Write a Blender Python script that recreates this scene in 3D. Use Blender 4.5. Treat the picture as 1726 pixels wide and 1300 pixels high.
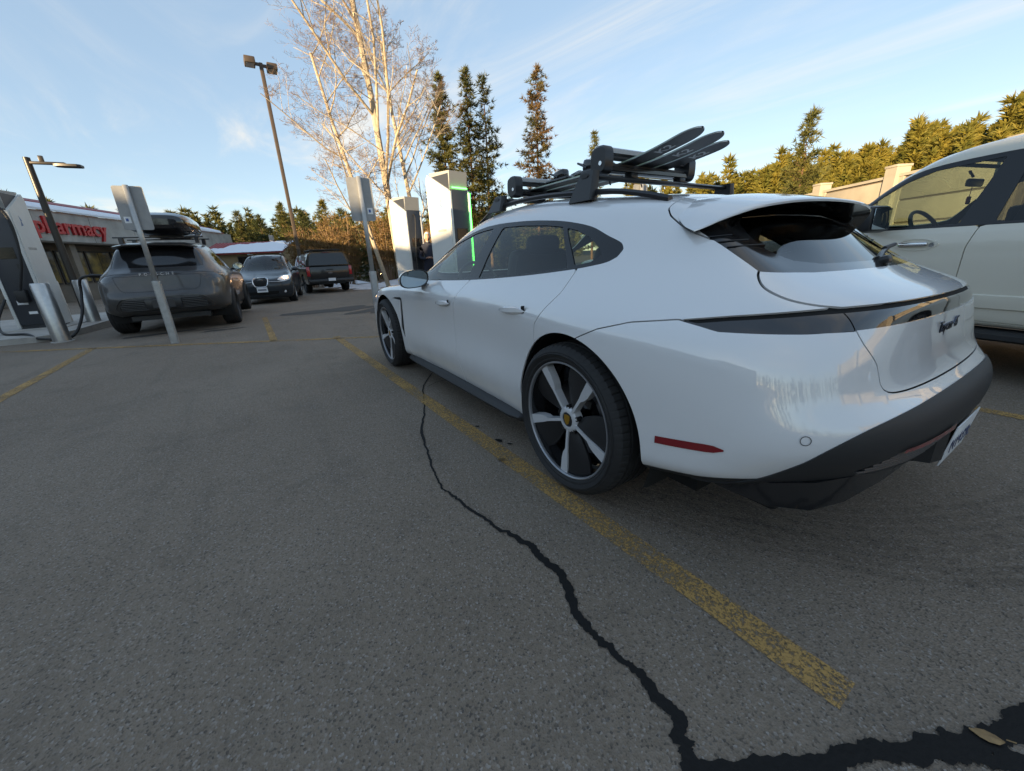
import bpy, bmesh, math, random
import numpy as np
from mathutils import Vector, Matrix, Euler
for o in list(bpy.data.objects): bpy.data.objects.remove(o)
R=math.radians; PI=math.pi
rng=np.random.default_rng(7); random.seed(7)
scn=bpy.context.scene; COL=scn.collection
# ------------------------------------------------------------------ camera
cam_d=bpy.data.cameras.new('camera'); cam=bpy.data.objects.new('camera',cam_d); COL.objects.link(cam); scn.camera=cam
cam_d.sensor_width=36; cam_d.sensor_fit='HORIZONTAL'; cam_d.lens=13.657; cam_d.clip_start=.05; cam_d.clip_end=3000
_h,_p,_r=R(-31.68),R(18.47),R(2.515)
_f=Vector((math.cos(_h)*math.cos(_p),math.sin(_h)*math.cos(_p),-math.sin(_p)))
_rt=Vector((math.sin(_h),-math.cos(_h),0)); _dn=_f.cross(_rt)
_rt2=math.cos(_r)*_rt+math.sin(_r)*_dn; _dn2=-math.sin(_r)*_rt+math.cos(_r)*_dn
cam.matrix_world=Matrix(((_rt2.x,-_dn2.x,-_f.x,-1.273),(_rt2.y,-_dn2.y,-_f.y,2.021),(_rt2.z,-_dn2.z,-_f.z,1.086),(0,0,0,1)))
# ------------------------------------------------------------------ sky and sun
SUN_AZ,SUN_EL=112.0,7.8          # azimuth from +X counter-clockwise, degrees
world=bpy.data.worlds.new('World'); scn.world=world; world.use_nodes=True
wn=world.node_tree; wn.nodes.clear()
def wnode(t,**k):
    n=wn.nodes.new(t)
    for a,b in k.items(): setattr(n,a,b)
    return n
sky=wnode('ShaderNodeTexSky',sky_type='NISHITA'); sky.sun_disc=False; sky.sun_elevation=R(SUN_EL); sky.sun_rotation=R(90-SUN_AZ)
sky.altitude=1900; sky.air_density=.9; sky.dust_density=.35; sky.ozone_density=1.2
tc=wnode('ShaderNodeTexCoord'); sep=wnode('ShaderNodeSeparateXYZ'); wn.links.new(tc.outputs['Generated'],sep.inputs[0])
# thin cirrus: direction projected on a flat layer, streaked noise
mx=wnode('ShaderNodeMath',operation='MAXIMUM'); mx.inputs[1].default_value=.03; wn.links.new(sep.outputs['Z'],mx.inputs[0])
dx=wnode('ShaderNodeMath',operation='DIVIDE'); dy=wnode('ShaderNodeMath',operation='DIVIDE')
wn.links.new(sep.outputs['X'],dx.inputs[0]); wn.links.new(mx.outputs[0],dx.inputs[1]); wn.links.new(sep.outputs['Y'],dy.inputs[0]); wn.links.new(mx.outputs[0],dy.inputs[1])
cmb=wnode('ShaderNodeCombineXYZ'); wn.links.new(dx.outputs[0],cmb.inputs[0]); wn.links.new(dy.outputs[0],cmb.inputs[1])
mp=wnode('ShaderNodeMapping'); mp.inputs['Rotation'].default_value=(0,0,R(38)); mp.inputs['Scale'].default_value=(.30,1.0,1); wn.links.new(cmb.outputs[0],mp.inputs[0])
n1=wnode('ShaderNodeTexNoise'); n1.inputs['Scale'].default_value=1.1; n1.inputs['Detail'].default_value=7; n1.inputs['Roughness'].default_value=.62; n1.inputs['Distortion'].default_value=.7; wn.links.new(mp.outputs[0],n1.inputs['Vector'])
n2=wnode('ShaderNodeTexNoise'); n2.inputs['Scale'].default_value=.35; n2.inputs['Detail'].default_value=3; wn.links.new(cmb.outputs[0],n2.inputs['Vector'])
ra=wnode('ShaderNodeMapRange'); ra.inputs['From Min'].default_value=.43; ra.inputs['From Max'].default_value=.80; ra.interpolation_type='SMOOTHSTEP'; wn.links.new(n1.outputs['Fac'],ra.inputs['Value'])
rb=wnode('ShaderNodeMapRange'); rb.inputs['From Min'].default_value=.38; rb.inputs['From Max'].default_value=.62; wn.links.new(n2.outputs['Fac'],rb.inputs['Value'])
mu=wnode('ShaderNodeMath',operation='MULTIPLY'); wn.links.new(ra.outputs[0],mu.inputs[0]); wn.links.new(rb.outputs[0],mu.inputs[1])
mu2=wnode('ShaderNodeMath',operation='MULTIPLY'); mu2.inputs[1].default_value=.85; wn.links.new(mu.outputs[0],mu2.inputs[0])
mixc=wnode('ShaderNodeMix',data_type='RGBA'); mixc.inputs['B'].default_value=(1.95,2.1,2.35,1)
wn.links.new(mu2.outputs[0],mixc.inputs['Factor'])
veil=wnode('ShaderNodeMix',data_type='RGBA'); veil.inputs['Factor'].default_value=.66; veil.inputs['B'].default_value=(.66,1.15,2.04,1); wn.links.new(sky.outputs[0],veil.inputs['A']); wn.links.new(veil.outputs['Result'],mixc.inputs['A'])   # thin even cirrus veil
bg=wnode('ShaderNodeBackground'); bg.inputs['Strength'].default_value=.075; wn.links.new(mixc.outputs['Result'],bg.inputs['Color'])
wo=wnode('ShaderNodeOutputWorld'); wn.links.new(bg.outputs[0],wo.inputs['Surface'])
sun_d=bpy.data.lights.new('sun','SUN'); sun_d.energy=2.2; sun_d.angle=R(.5); sun_d.color=(1,.84,.62)
sun=bpy.data.objects.new('sun',sun_d); COL.objects.link(sun)
_sd=Vector((math.cos(R(SUN_AZ))*math.cos(R(SUN_EL)),math.sin(R(SUN_AZ))*math.cos(R(SUN_EL)),math.sin(R(SUN_EL))))
sun.rotation_euler=_sd.to_track_quat('Z','Y').to_euler(); sun.location=(0,30,30)
scn.view_settings.view_transform='Standard'; scn.view_settings.look='None'; scn.view_settings.exposure=2.7; scn.view_settings.gamma=1
scn.view_settings.use_white_balance=True; scn.view_settings.white_balance_temperature=8700; scn.view_settings.white_balance_tint=10   # the phone balanced for open shade
scn.render.resolution_x=1024; scn.render.resolution_y=771
# ------------------------------------------------------------------ materials
MATS={}
def mat(name,col=(.5,.5,.5),rough=.5,metal=0.,coat=0.,spec=.5,emit=None,es=1.,noise=None,bump=None,aniso=None,sub=None):
    """noise=(scale,amount[,dark colour]) mottles the colour; bump=(scale,strength,distance)"""
    if name in MATS: return MATS[name]
    m=bpy.data.materials.new(name); m.use_nodes=True; nt=m.node_tree; b=nt.nodes['Principled BSDF']
    b.inputs['Base Color'].default_value=(*col,1); b.inputs['Roughness'].default_value=rough; b.inputs['Metallic'].default_value=metal
    b.inputs['Coat Weight'].default_value=coat; b.inputs['Coat Roughness'].default_value=.03; b.inputs['Specular IOR Level'].default_value=spec
    if emit: b.inputs['Emission Color'].default_value=(*emit,1); b.inputs['Emission Strength'].default_value=es
    t=nt.nodes.new('ShaderNodeTexCoord')
    if noise:
        nz=nt.nodes.new('ShaderNodeTexNoise'); nz.inputs['Scale'].default_value=noise[0]; nz.inputs['Detail'].default_value=6; nz.inputs['Roughness'].default_value=.6
        nt.links.new(t.outputs['Object'],nz.inputs['Vector'])
        mr=nt.nodes.new('ShaderNodeMapRange'); mr.inputs['From Min'].default_value=.3; mr.inputs['From Max'].default_value=.7; nt.links.new(nz.outputs['Fac'],mr.inputs['Value'])
        mi=nt.nodes.new('ShaderNodeMix'); mi.data_type='RGBA'; dk=noise[2] if len(noise)>2 else tuple(c*(1-noise[1]) for c in col)
        mi.inputs['A'].default_value=(*dk,1); mi.inputs['B'].default_value=(*col,1)
        nt.links.new(mr.outputs[0],mi.inputs['Factor']); nt.links.new(mi.outputs['Result'],b.inputs['Base Color'])
    if bump:
        nb=nt.nodes.new('ShaderNodeTexNoise'); nb.inputs['Scale'].default_value=bump[0]; nb.inputs['Detail'].default_value=4
        nt.links.new(t.outputs['Object'],nb.inputs['Vector'])
        bp=nt.nodes.new('ShaderNodeBump'); bp.inputs['Strength'].default_value=bump[1]; bp.inputs['Distance'].default_value=bump[2] if len(bump)>2 else .01
        nt.links.new(nb.outputs['Fac'],bp.inputs['Height']); nt.links.new(bp.outputs[0],b.inputs['Normal'])
    MATS[name]=m; return m
def glass_mat(name,tint,refl=1.0,ior=1.5,rough=0.0):
    """window pane: a clear tinted sheet that mirrors by the Fresnel law"""
    if name in MATS: return MATS[name]
    m=bpy.data.materials.new(name); m.use_nodes=True; nt=m.node_tree; nt.nodes.clear()
    o=nt.nodes.new('ShaderNodeOutputMaterial'); mi=nt.nodes.new('ShaderNodeMixShader'); tr=nt.nodes.new('ShaderNodeBsdfTransparent'); gl=nt.nodes.new('ShaderNodeBsdfGlossy'); fr=nt.nodes.new('ShaderNodeFresnel')
    tr.inputs[0].default_value=(*tint,1); gl.inputs['Roughness'].default_value=rough; gl.inputs[0].default_value=(refl,refl,refl,1); ge=nt.nodes.new('ShaderNodeNewGeometry'); mr=nt.nodes.new('ShaderNodeMapRange'); mr.inputs['To Min'].default_value=ior; mr.inputs['To Max'].default_value=1/ior; nt.links.new(ge.outputs['Backfacing'],mr.inputs['Value']); nt.links.new(mr.outputs[0],fr.inputs[0])
    nt.links.new(fr.outputs[0],mi.inputs[0]); nt.links.new(tr.outputs[0],mi.inputs[1]); nt.links.new(gl.outputs[0],mi.inputs[2]); nt.links.new(mi.outputs[0],o.inputs[0])
    MATS[name]=m; return m
# ------------------------------------------------------------------ mesh helpers
class MB:
    def __init__(s): s.v=[]; s.f=[]; s.sm=[]
    def add(s,vs,fs,smooth=False):
        b=len(s.v); s.v+= [tuple(map(float,p)) for p in vs]; s.f+=[tuple(i+b for i in f) for f in fs]; s.sm+=[smooth]*len(fs); return s
    def box(s,c,d,rot=None,bev=0.,taper=None):
        x,y,z=d[0]/2,d[1]/2,d[2]/2
        if bev>0:
            bm=bmesh.new(); bmesh.ops.create_cube(bm,size=1)
            for v in bm.verts: v.co=Vector((v.co.x*d[0],v.co.y*d[1],v.co.z*d[2]))
            bmesh.ops.bevel(bm,geom=list(bm.edges),offset=min(bev,min(d)*.49),segments=2,affect='EDGES',profile=.5)
            bm.verts.index_update(); vs=[v.co.copy() for v in bm.verts]; fs=[[v.index for v in f.verts] for f in bm.faces]; bm.free()
        else:
            vs=[Vector((a,b,cc)) for a in(-x,x) for b in(-y,y) for cc in(-z,z)]
            fs=[(0,1,3,2),(4,6,7,5),(0,4,5,1),(2,3,7,6),(0,2,6,4),(1,5,7,3)]
        if taper: vs=[Vector((v.x*(1+(taper[0]-1)*(v.z/d[2]+.5)),v.y*(1+(taper[1]-1)*(v.z/d[2]+.5)),v.z)) for v in vs]
        if rot is not None:
            M=rot if isinstance(rot,Matrix) else Euler(rot).to_matrix(); vs=[M@v for v in vs]
        c=Vector(c); return s.add([v+c for v in vs],fs,bev>0)
    def tube(s,pts,r,n=8,cap=True,smooth=True):
        pts=[Vector(p) for p in pts]; rs=r if hasattr(r,'__len__') else [r]*len(pts); vs=[];fs=[]
        up=Vector((0,0,1)); prev=None
        for i,p in enumerate(pts):
            t=(pts[min(i+1,len(pts)-1)]-pts[max(i-1,0)]).normalized()
            if prev is None:
                a=up if abs(t.z)<.9 else Vector((1,0,0)); u=t.cross(a).normalized()
            else: u=(prev-t*prev.dot(t)).normalized()
            prev=u; w=t.cross(u)
            for k in range(n):
                a=2*PI*k/n; vs.append(p+(u*math.cos(a)+w*math.sin(a))*rs[i])
        for i in range(len(pts)-1):
            for k in range(n): k2=(k+1)%n; fs.append((i*n+k,i*n+k2,(i+1)*n+k2,(i+1)*n+k))
        if cap: fs.append(tuple(range(n-1,-1,-1))); fs.append(tuple((len(pts)-1)*n+k for k in range(n)))
        return s.add(vs,fs,smooth)
    def cyl(s,a,b,r,n=16,r2=None,smooth=True): return s.tube([a,b],[r,r if r2 is None else r2],n,True,smooth)
    def lathe(s,prof,n=48,axis='y',c=(0,0,0),closed=False,smooth=True,a0=0,a1=2*PI):
        vs=[];fs=[];m=len(prof); full=abs(a1-a0-2*PI)<1e-6; nn=n if full else n+1
        for i in range(nn):
            a=a0+(a1-a0)*i/n; ca,sa=math.cos(a),math.sin(a)
            for (r,h) in prof:
                p={'y':(r*ca,h,r*sa),'z':(r*ca,r*sa,h),'x':(h,r*ca,r*sa)}[axis]; vs.append((p[0]+c[0],p[1]+c[1],p[2]+c[2]))
        for i in range(n):
            i2=(i+1)%nn
            for j in range(m if closed else m-1): j2=(j+1)%m; fs.append((i*m+j,i*m+j2,i2*m+j2,i2*m+j))
        return s.add(vs,fs,smooth)
    def prism(s,poly,h0,h1,axis='z',smooth=False):
        n=len(poly); f={'z':lambda a,b,h:(a,b,h),'y':lambda a,b,h:(a,h,b),'x':lambda a,b,h:(h,a,b)}[axis]
        vs=[f(a,b,h0) for a,b in poly]+[f(a,b,h1) for a,b in poly]
        return s.add(vs,[tuple(range(n-1,-1,-1)),tuple(range(n,2*n))]+[(i,(i+1)%n,n+(i+1)%n,n+i) for i in range(n)],smooth)
    def grid(s,rows,smooth=True,close=False):
        m=len(rows[0]); vs=[p for r in rows for p in r]; fs=[]
        for i in range(len(rows)-1):
            for j in range(m if close else m-1): j2=(j+1)%m; fs.append((i*m+j,i*m+j2,(i+1)*m+j2,(i+1)*m+j))
        return s.add(vs,fs,smooth)
    def loft(s,secs,smooth=True,cap=True):
        b=len(s.v); m=len(secs[0]); s.grid(secs,smooth,True)
        if cap: s.f+=[tuple(b+k for k in range(m-1,-1,-1)),tuple(b+(len(secs)-1)*m+k for k in range(m))]; s.sm+=[False,False]
        return s
    def mesh(s,name,m,sharp=40):
        me=bpy.data.meshes.new(name); me.from_pydata(s.v,[],s.f); me.materials.append(m)
        bm=bmesh.new(); bm.from_mesh(me); bmesh.ops.recalc_face_normals(bm,faces=bm.faces)
        ca=R(sharp)
        for e in bm.edges:
            if len(e.link_faces)==2 and e.calc_face_angle(0)>ca: e.smooth=False
        for f,q in zip(bm.faces,s.sm): f.smooth=q
        bm.to_mesh(me); bm.free(); return me
    def build(s,name,m,parent=None,loc=None,rot=None,sharp=40):
        return link(name,s.mesh(name,m,sharp),parent,loc,rot)
def link(name,me,parent=None,loc=None,rot=None):
    o=bpy.data.objects.new(name,me); COL.objects.link(o); o.parent=parent
    if loc is not None: o.location=loc
    if rot is not None: o.rotation_euler=rot
    return o
def tag(o,label=None,cat=None,group=None,kind=None):
    for k,v in (('label',label),('category',cat),('group',group),('kind',kind)):
        if v: o[k]=v
    return o
def thing(name,label,cat,loc=(0,0,0),rz=0.,group=None):
    o=bpy.data.objects.new(name,None); COL.objects.link(o); o.location=loc; o.rotation_euler=(0,0,rz); o.empty_display_size=.2
    return tag(o,label,cat,group)
def copy_tree(o,parent=None):
    c=o.copy(); COL.objects.link(c); c.parent=parent
    for ch in [q for q in bpy.data.objects if q.parent==o]: copy_tree(ch,c)
    return c
def text_mesh(txt,size,depth,m,name,bold=False,space=1.0,align='CENTER'):
    cu=bpy.data.curves.new(name,'FONT'); cu.body=txt; cu.size=size; cu.extrude=depth; cu.align_x=align; cu.align_y='CENTER'; cu.space_character=space; cu.resolution_u=3
    if bold: cu.offset=size*.018
    ob=bpy.data.objects.new('tmp',cu); COL.objects.link(ob); dg=bpy.context.evaluated_depsgraph_get()
    me=bpy.data.meshes.new_from_object(ob.evaluated_get(dg)); me.name=name; bpy.data.objects.remove(ob); me.materials.clear(); me.materials.append(m); return me
# ------------------------------------------------------------------ car skins: B-spline control nets cut into panels
class Surf:
    """half skin (y>=0): vertices, normals, faces"""
    def __init__(s,V,N,F): s.V=V; s.N=N; s.F=F
    def clip(s,g):
        """split by the per-vertex function g: returns (g<=0, g>0)"""
        out=[]
        for sg in (1,-1):
            h=g*sg; V=list(s.V); N=list(s.N); F=[]; cut={}
            def mid(a,b):
                k=(a,b) if a<b else (b,a)
                if k not in cut:
                    t=h[a]/(h[a]-h[b]); cut[k]=len(V); V.append(s.V[a]+(s.V[b]-s.V[a])*t); n=s.N[a]+(s.N[b]-s.N[a])*t; N.append(n/np.linalg.norm(n))
                return cut[k]
            for f in s.F:
                neg=[h[i]<=0 for i in f]
                if all(neg): F.append(f); continue
                if not any(neg): continue
                q=[]; m=len(f)
                for k in range(m):
                    a,b=f[k],f[(k+1)%m]
                    if neg[k]: q.append(a)
                    if neg[k]!=neg[(k+1)%m]: q.append(mid(a,b))
                if len(q)>2: F.append(tuple(q))
            used=sorted({i for f in F for i in f}); mp={i:k for k,i in enumerate(used)}
            if used: out.append(Surf(np.array([V[i] for i in used]),np.array([N[i] for i in used]),[tuple(mp[i] for i in f) for f in F]))
            else: out.append(Surf(np.zeros((0,5)),np.zeros((0,3)),[]))
        return out
    def offset(s,d): V=s.V.copy(); V[:,:3]+=s.N*(np.asarray(d).reshape(-1,1) if np.ndim(d) else d); return Surf(V,s.N.copy(),list(s.F))
    def join(s,o): 
        b=len(s.V); return Surf(np.vstack([s.V,o.V]),np.vstack([s.N,o.N]),s.F+[tuple(i+b for i in f) for f in o.F])
    def flange(s,d,tol=2e-3):
        """turn the open edges inwards by d (skips the centre line)"""
        cnt={}
        for f in s.F:
            for a,b in zip(f,f[1:]+f[:1]): k=(a,b) if a<b else (b,a); cnt.setdefault(k,[]).append((a,b))
        V=list(s.V);N=list(s.N);F=list(s.F); mp={}
        for k,l in cnt.items():
            if len(l)!=1: continue
            a,b=l[0]
            if s.V[a][1]<tol and s.V[b][1]<tol: continue
            for i in (a,b):
                if i not in mp: mp[i]=len(V); V.append(np.concatenate([s.V[i][:3]-s.N[i]*d,s.V[i][3:]])); N.append(s.N[i])
            F.append((b,a,mp[a],mp[b]))
        s2=Surf(np.array(V),np.array(N),F); s2.nfl=len(F)-len(s.F); s2.nv=len(s.V); return s2
def skin_object(name,parts,m,parent,flange=.012,side='both',sub=None):
    """parts: one Surf (half). side: both (mirrored and joined), left, right"""
    s=parts.flange(flange) if flange else parts
    if len(s.F)==0: return None
    q=np.array([1,-1,1.]); P=s.V[:,:3]
    if side=='left': V,N,F=P,s.N,list(s.F)
    elif side=='right': V,N,F=P*q,s.N*q,[f[::-1] for f in s.F]
    else:
        c=P[:,1]<1e-5; mp=np.empty(len(P),int); mp[c]=np.nonzero(c)[0]; k=np.nonzero(~c)[0]; mp[k]=len(P)+np.arange(len(k)); mp=mp.tolist()
        V=np.vstack([P,P[k]*q]); N=np.vstack([s.N,s.N[k]*q]); N[:len(P)][c,1]=0; N/=np.linalg.norm(N,axis=1,keepdims=True)+1e-12
        F=list(s.F)+[tuple(mp[i] for i in f[::-1]) for f in s.F]
    me=bpy.data.meshes.new(name); me.from_pydata(V.tolist(),[],F); me.materials.append(m)
    me.polygons.foreach_set('use_smooth',[True]*len(me.polygons)); me.update()
    if len(me.polygons)==len(F):
        # shade the skin from its smooth source normals, the turned-in edges flat
        li=np.empty(len(me.loops),dtype=np.int32); me.loops.foreach_get('vertex_index',li)
        ln=N[li]; 
        if flange:
            k=0; nf=getattr(s,'nfl',0); nF=len(s.F); st=np.empty(len(me.polygons),dtype=np.int32); lt=st.copy(); me.polygons.foreach_get('loop_start',st); me.polygons.foreach_get('loop_total',lt)
            pn=np.empty(len(me.polygons)*3); me.polygons.foreach_get('normal',pn); pn=pn.reshape(-1,3)
            for base in range(0,len(F),nF):
                for i in range(base+nF-nf,base+nF): ln[st[i]:st[i]+lt[i]]=pn[i]
        me.normals_split_custom_set(ln.tolist())
    return link(name,me,parent)
def bspline_skin(net,nu=20,nv=12,corr=.8,it=2,top_ridge=True,vsub=None):
    """net[v][u]=(x,y,z): loops from sill to roof ridge, stations from front centre to rear centre"""
    P0=np.array(net,float); P=P0.copy(); q=np.array([1,-1,1.])
    def pad(P):
        A=np.concatenate([(P[:,2:0:-1]*q),P,(P[:,-2:-4:-1]*q)],axis=1)
        bot=[3*A[0]-2*A[1],2*A[0]-A[1]]; top=[A[-2]*q,A[-3]*q] if top_ridge else [2*A[-1]-A[-2],3*A[-1]-2*A[-2]]
        return np.concatenate([np.array(bot),A,np.array(top)],axis=0)
    for _ in range(it):
        A=pad(P)
        S=(A[1:-3,:]+4*A[2:-2,:]+A[3:-1,:])/6; S=(S[:,1:-3]+4*S[:,2:-2]+S[:,3:-1])/6
        P=P+corr*(P0-S)
        P[:,0,1]=0; P[:,-1,1]=0
        if top_ridge: P[-1,:,1]=0
    A=pad(P)
    def basis(n,k):
        t=np.linspace(0,n,n*k+1); i=np.minimum(t.astype(int),n-1); f=t-i
        b=np.stack([(1-f)**3/6,(3*f**3-6*f**2+4)/6,(-3*f**3+3*f**2+3*f+1)/6,f**3/6],1)
        d=np.stack([-(1-f)**2/2,(9*f**2-12*f)/6,(-9*f**2+6*f+3)/6,f**2/2],1); return i,b,d
    nV,nU=P.shape[0]-1,P.shape[1]-1
    iu,bu,du=basis(nU,nu); iv,bv,dv=basis(nV,nv)
    def ev(wv,wu):
        T=sum(wv[:,k,None,None]*A[iv+1+k] for k in range(4)); return sum(wu[None,:,k,None]*T[:,iu+1+k] for k in range(4))
    S=ev(bv,bu); Du=ev(bv,du); Dv=ev(dv,bu); N=np.cross(Du,Dv); 
    L=np.linalg.norm(N,axis=2,keepdims=True); L[L<1e-9]=1; N/=L
    S[:,0,1]=0;S[:,-1,1]=0
    a,b=S.shape[:2]; idx=np.arange(a*b).reshape(a,b)
    uu,vv=np.meshgrid(np.linspace(0,nU,b),np.linspace(0,nV,a)); c=np.concatenate([S.reshape(-1,3),uu.reshape(-1,1),vv.reshape(-1,1)],1)
    if N[a//3,b//2,1]<0: N=-N; flip=True
    else: flip=False
    F=[]
    for i in range(a-1):
        for j in range(b-1):
            f=(idx[i,j],idx[i,j+1],idx[i+1,j+1],idx[i+1,j]); F.append(tuple(int(k) for k in (f[::-1] if flip else f)))
    return Surf(c,N.reshape(-1,3),F)
def poly_sdf(px,py,poly,smooth=0):
    """signed distance (negative inside)"""
    P=np.array(poly,float); d=np.full(px.shape,1e9); ins=np.zeros(px.shape,bool); n=len(P)
    for i in range(n):
        a=P[i];b=P[(i+1)%n]; e=b-a; wx=px-a[0];wy=py-a[1]; t=np.clip((wx*e[0]+wy*e[1])/(e@e+1e-12),0,1)
        d=np.minimum(d,np.hypot(wx-e[0]*t,wy-e[1]*t))
        c=((a[1]<=py)&(b[1]>py))|((b[1]<=py)&(a[1]>py))
        with np.errstate(divide='ignore',invalid='ignore'):
            xi=a[0]+(py-a[1])*e[0]/np.where(abs(e[1])<1e-12,1e-12,e[1])
        ins^=c&(px<xi)
    return np.where(ins,-d,d)
def smooth_poly(pts,k=6):
    """closed Catmull-Rom curve through the points"""
    P=np.array(pts,float); n=len(P); o=[]
    for i in range(n):
        a,b,c,d=P[i-1],P[i],P[(i+1)%n],P[(i+2)%n]
        for t in np.arange(k)/k: o.append(.5*((2*b)+(c-a)*t+(2*a-5*b+4*c-d)*t*t+(3*b-a-3*c+d)*t**3))
    return o
def curve(pts,k=8):
    P=[np.array(p,float) for p in pts]; P=[2*P[0]-P[1]]+P+[2*P[-1]-P[-2]]; o=[]
    for i in range(1,len(P)-2):
        a,b,c,d=P[i-1:i+3]
        for t in np.arange(k)/k: o.append(.5*((2*b)+(c-a)*t+(2*a-5*b+4*c-d)*t*t+(3*b-a-3*c+d)*t**3))
    return o+[P[-2]]
# ------------------------------------------------------------------ wheels (built once per design, shared)
def tyre_mesh(name,Ro,Ri,W,m,tread=True,n=420):
    """outer side at +y"""
    h=W/2; prof=[(Ri,-h*.80),(Ri+.012,-h*.92),(Ri+(Ro-Ri)*.45,-h),(Ro-.028,-h*.93),(Ro-.008,-h*.80)]
    gr=[-.52,-.18,.18,.52]
    for g in gr:
        prof+=[((Ro),(g-.055)*h),(Ro-.008,(g-.045)*h),(Ro-.008,(g+.045)*h),(Ro,(g+.055)*h)]
    prof+=[(Ro-.008,h*.80),(Ro-.028,h*.93),(Ro-.034,h*.955),(Ro-.040,h*.955),(Ri+(Ro-Ri)*.45,h),(Ri+.022,h*.95),(Ri+.018,h*.925),(Ri+.010,h*.92),(Ri,h*.86),(Ri-.004,h*.80)]
    mb=MB(); mb.lathe(prof,n,'y'); k=len(prof)
    if tread:
        V=mb.v
        for i in range(n):
            if i%6==0:
                for j,(r,y) in enumerate(prof):
                    if r>Ro-.03 and abs(y)>h*.55 and r>Ro-.012:
                        x,yy,z=V[i*k+j]; q=(r-.0045)/r; V[i*k+j]=(x*q,yy,z*q)
    return mb.mesh(name,m,30)
def wheel_parts(parent,loc,side,spec):
    """side=+1 left (outer face towards +y), -1 right; loc is the wheel centre"""
    w=bpy.data.objects.new('wheel',None)
    COL.objects.link(w); w.parent=parent; w.location=loc; w.rotation_euler=(0,0,0 if side>0 else PI)
    w.empty_display_size=.1
    for nm,me in spec: link(nm,me,w)
    return w
def sport_wheel(m_tyre,m_silver,m_black,m_blade,m_gold,m_disc,Ro=.357,Ri=.279,W=.285):
    L=[('tyre',tyre_mesh('tyre',Ro,Ri,W,m_tyre))]
    h=W/2; y1=h*.86
    b=MB(); b.lathe([(Ri-.003,-h*.8),(Ri-.012,-h*.6),(Ri-.022,y1-.05),(Ri-.016,y1-.012)],96,'y'); b.lathe([(.02,-.03),(Ri-.02,-.045)],64,'y'); L.append(('barrel',b.mesh('barrel',m_black)))
    b=MB(); b.lathe([(Ri-.012,y1-.014),(Ri-.011,y1-.002),(Ri-.006,y1+.003),(Ri-.002,y1+.002),(Ri+.001,y1-.006)],96,'y'); L.append(('rim_lip',b.mesh('rim_lip',mat('rim_lip_grey',(.30,.31,.33),.35,.6))))
    # local view from +y: image right is -x.  pt(r,phi): phi counter-clockwise as seen
    def pt(r,a,y): return (-r*math.cos(a),y,r*math.sin(a))
    def dish(r): return y1-.012-.020*(1-(r/Ri))**1.0
    for k in range(5):
        a=R(270+72*k); n=Vector((0,0,0)); ct,st=math.cos(a),math.sin(a)
        def q(r,t,dy=0):   # r along the spoke, t across (ccw positive)
            rr=math.hypot(r,t); return (-(r*ct-t*st),dish(rr)+dy,(r*st+t*ct))
        out=[(.045,.007),(.12,.007),(.155,.008),(.185,.012),(.235,.015),(Ri-.012,.017)]
        inn=[(Ri-.012,-.030),(.20,-.027),(.170,-.020),(.148,-.008),(.10,-.007),(.045,-.007)]
        P=out+inn; b=MB(); nP=len(P)
        vs=[q(r,t,.004) for r,t in P]+[q(r,t*1.05,-.034) for r,t in P]
        half=nP//2; fs=[(i,i+1,nP-2-i,nP-1-i) for i in range(half-1)]+[(i,(i+1)%nP,nP+(i+1)%nP,nP+i) for i in range(nP)]
        b.add(vs,fs); L.append(('spoke',b.mesh('spoke',m_silver)))
        # aero blade on the counter-clockwise side of the spoke
        b=MB(); rows=[]
        for r,w0,w1 in ((.055,.004,.032),(.09,.006,.064),(.13,.007,.094),(.18,.010,.128),(.22,.013,.148),(Ri-.016,.015,.155)):
            rows.append([q(r*math.cos(w/r),r*math.sin(w/r),-.004-.020*((w-w0)/(w1-w0))**1.6) for w in np.linspace(w0,w1,6)])
        lo=[[ (p[0],p[1]-.012,p[2]) for p in rw] for rw in rows]
        b.grid(rows); b.grid([[p for p in r_] for r_ in zip(*[ (rw[-1],l[-1]) for rw,l in zip(rows,lo)])],False)
        L.append(('aero_blade',b.mesh('aero_blade',m_blade)))
    b=MB(); b.lathe([(.0,dish(0)-.002),(.034,dish(0)-.002),(.036,dish(0)+.010),(.046,dish(0)+.011),(.060,dish(0)+.002),(.066,dish(0)-.03)],48,'y'); L.append(('hub',b.mesh('hub',m_silver)))
    b=MB(); b.lathe([(0,dish(0)+.0095),(.030,dish(0)+.009),(.0345,dish(0)+.006)],40,'y'); L.append(('hub_cap',b.mesh('hub_cap',m_black)))
    b=MB(); sh=[(-.017,.022),(0,.025),(.017,.022),(.018,.002),(.011,-.016),(0,-.025),(-.011,-.016),(-.018,.002)]
    b.prism([(x,z) for x,z in sh],dish(0)+.0085,dish(0)+.0118,'y'); L.append(('crest',b.mesh('crest',m_gold)))
    for k in range(5):
        a=R(270+36+72*k); c=pt(.062,a,dish(.06)-.006); b=MB(); b.lathe([(0,.004),(.007,.004),(.0075,.007),(.0115,.007),(.012,-.02)],12,'y',c); L.append(('lug_nut',b.mesh('lug_nut',m_black)))
    b=MB(); b.lathe([(.10,-.012),(.195,-.012),(.195,-.042),(.10,-.042)],64,'y',closed=True); L.append(('brake_disc',b.mesh('brake_disc',m_disc)))
    b=MB(); b.lathe([(.135,.022),(.212,.022),(.216,-.06),(.13,-.06)],18,'y',closed=True,a0=R(140),a1=R(215)); L.append(('brake_caliper',b.mesh('brake_caliper',m_disc)))
    return L
M_tyre=mat('tyre_rubber',(.018,.018,.019),.75,noise=(30,.35),bump=(160,.15,.002)); M_silver=mat('machined_alloy',(.62,.63,.65),.36,.35); M_gblk=mat('gloss_black',(.012,.012,.013),.12,coat=.5)
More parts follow.
